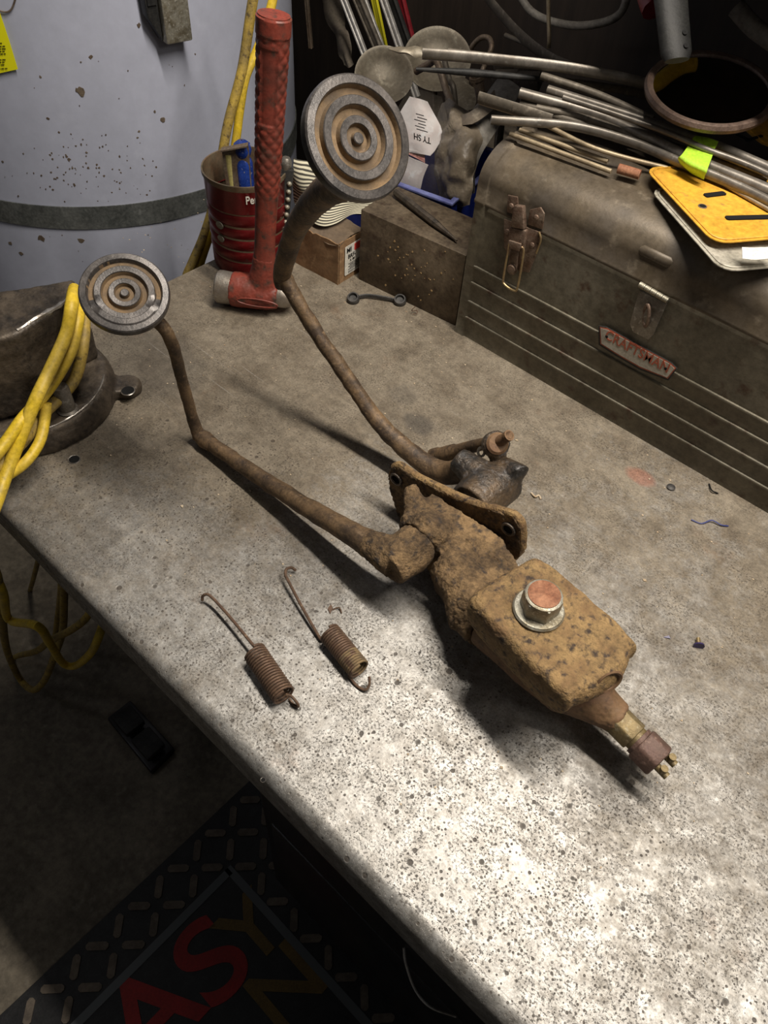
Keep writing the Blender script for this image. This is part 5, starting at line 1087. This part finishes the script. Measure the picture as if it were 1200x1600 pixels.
# cords over the vise and hanging in front of the bench
GV = 'yellow extension cord strands over the vise'
cord('thick yellow cord strand draped over the vise corner, topmost strand', [P(116, 452, .128), P(112, 475, .140), P(104, 520, .120), P(80, 575, .100), P(58, 620, .085), P(35, 675, .060), P(12, 735, .035), P(-12, 800, .022), P(-40, 850, .020)], .0066, M_yellow, GV)
cord('dirtier yellow cord strand just right of the topmost strand', [P(126, 470, .118), P(122, 500, .118), P(112, 545, .100), P(88, 590, .080), P(62, 625, .070), P(35, 655, .070), P(10, 690, .060), P(-30, 740, .05)], .0062, M_yellow, GV)
cord('yellow cord strand nearest the locking bolt of the vise', [P(133, 490, .100), P(130, 540, .085), P(118, 590, .060), P(95, 620, .050), P(70, 645, .045), P(40, 685, .042), P(5, 722, .038), P(-30, 750, .04)], .0062, M_yellowd, GV)
cord('clean yellow cord strand looping low over the vise base', [P(72, 630, .066), P(70, 655, .052), P(62, 690, .040), P(40, 722, .034), P(8, 745, .028), P(-30, 765, .03)], .0056, M_yellow, GV)
GH = 'yellow cord coils hanging in front of the bench'
YF = .100
cord('yellow cord coil hanging lowest beside the bench lip', [PY(-30, 860, YF), PY(-6, 900, YF), PY(2, 960, YF), PY(12, 1020, YF), PY(32, 1062, YF), PY(52, 1078, YF), PY(70, 1062, YF + .02), PY(85, 1025, YF + .045), PY(98, 985, YF + .075), PY(100, 930, YF + .09), PY(102, 880, YF + .10)], .0062, M_yellowd, GH)
cord('yellow cord loop bending up towards the underside of the bench', [PY(-20, 880, YF), PY(4, 925, YF), PY(14, 968, YF), PY(58, 978, YF + .01), PY(78, 1005, YF + .02), PY(98, 1036, YF + .03), PY(118, 1040, YF + .04), PY(142, 1020, YF + .05), PY(156, 990, YF + .065), PY(165, 960, YF + .09)], .0056, M_yellow, GH)
cord('dark yellow cord loop lying across behind the other coils', [PY(-20, 1050, YF), PY(20, 1028, YF + .02), PY(55, 1018, YF + .03), PY(80, 1000, YF + .04), PY(110, 985, YF + .06), PY(135, 965, YF + .08), PY(150, 935, YF + .10)], .0056, M_yellowd, GH)
cord('dirty yellow cord hanging straight down just under the bench lip', [PY(96, 860, .21), PY(96, 920, .21), PY(90, 970, .20), PY(86, 1000, .195)], .0062, M_yellowd, GH)
cord('thin dark cord hanging beside the tank behind the coils', [PY(66, 850, .24), PY(52, 905, .24), PY(42, 940, .24), PY(30, 990, .24)], .0050, M_yellowd, GH)

# ================================================================ UNDER THE BENCH
j0 = V((-.95, .42, -BH)); bm = bmesh.new(); add_lathe(bm, [(.001, 0), (.075, 0), (.085, .01), (.088, .05), (.085, .16), (.060, .20), (.025, .22), (.022, .25), (.001, .252)], frame(j0, (0, 0, 1)), 40, cap=(False, False))
jg = thing('plastic_jug', 'pale round plastic jug standing on the floor under the bench', 'jug', tuple(j0)); obj('jug_body', bm, M_jug, jg)
fz = -BH
def F(px, py, z=0): return P(px, py, fz + z)
fb = thing('foot_pedal', 'black foot switch with two treadles on the floor under the bench', 'foot pedal', tuple(F(220, 1150)))
bm = bmesh.new(); fa, fb2, fc, fd = F(175, 1125, .03), F(205, 1105, .03), F(262, 1170, .03), F(235, 1195, .03)
add_prism(bm, [F(170, 1128), F(206, 1100), F(275, 1175), F(238, 1212)], (0, 0, .02), bev=.004); obj('pedal_base', bm, M_cab, fb)
for a, b in ((0, .42), (.52, .96)):
    bm = bmesh.new(); add_prism(bm, [fa.lerp(fd, a), fb2.lerp(fc, a), fb2.lerp(fc, b), fa.lerp(fd, b)], (0, 0, .016), bev=.004); obj('treadle', bm, M_blackp, fb)
# ---- floor mat
MX0, MX1, MY0, MY1 = -.512, 1.0, -.62, .70
mt = thing('floor_mat', 'black rubber floor mat with raised tread border and red and yellow lettering', 'mat', (.2, .0, fz))
bm = bmesh.new(); add_box(bm, (MX0, MY0, fz + .0002), (MX1, MY1, fz + .005), bev=.002); obj('mat_sheet', bm, M_mat, mt)
i0 = F(370, 1372, .0055); ia = F(95, 1600, .0055); ib = F(600, 1600, .0055)
IX = (i0.x + ia.x) / 2; IY = i0.y
bm = bmesh.new()
lw = .014
add_box(bm, (IX - lw / 2, MY0 + .1, fz + .005), (IX + lw / 2, IY, fz + .0062)); add_box(bm, (IX - lw / 2, IY - lw / 2, fz + .005), (MX1 - .12, IY + lw / 2, fz + .0062))
obj('border_line', bm, M_matline, mt, smooth=False, label='grey line inset round the mat')
bm = bmesh.new()
def loz(x, y, a):
    M = frame((x, y, fz + .005), (0, 0, 1)); M = M @ Matrix.Rotation(a, 4, 'Z')
    add_prism(bm, [M @ V(p) for p in ((-.019, -.003, 0), (-.015, -.0065, 0), (.015, -.0065, 0), (.019, -.002, 0), (.019, .003, 0), (.014, .0065, 0), (-.015, .0065, 0), (-.019, .002, 0))], (0, 0, .0022))
st = .043
nx = int((MX1 - MX0) / st); ny = int((MY1 - MY0) / st)
for i in range(nx):
    for j in range(ny):
        x_ = MX0 + .03 + i * st; y_ = MY0 + .03 + j * st
        if not (x_ < IX - .015 or y_ > IY + .015): continue
        if x_ > MX1 - .02 or y_ > MY1 - .02: continue
        loz(x_, y_, PI / 4 + (PI / 2 if (i + j) % 2 else 0))
o = obj('tread_lozenges', bm, M_tread, mt, smooth=False); o['kind'] = 'stuff'
def letter(ch, px, py, sz, m, rot=0, sx=1):
    q = F(px, py, .0055); M = Matrix(((0, -1, 0, q.x), (1, 0, 0, q.y), (0, 0, 1, q.z), (0, 0, 0, 1)))
    me = text_me(ch, sz, M @ Matrix.Rotation(rot, 4, 'Z') @ Matrix.Diagonal((sx, 1, 1, 1)), .0006); obj('mat_letter', me, m, mt, smooth=False, label=('red' if m is M_matred else 'yellow') + ' letter ' + ch)
letter('S', 333, 1505, .19, M_matred, sx=1.15); letter('A', 238, 1590, .19, M_matred, sx=1.1)
letter('Y', 395, 1455, .15, M_matyel); letter('N', 450, 1545, .15, M_matyel)

# ---------------------------------------------------------------- lift the whole bench frame so that the floor is at z = 0
for o in list(C.objects):
    if o.parent is None and o.type in ('MESH', 'EMPTY'): o.location.z += BH
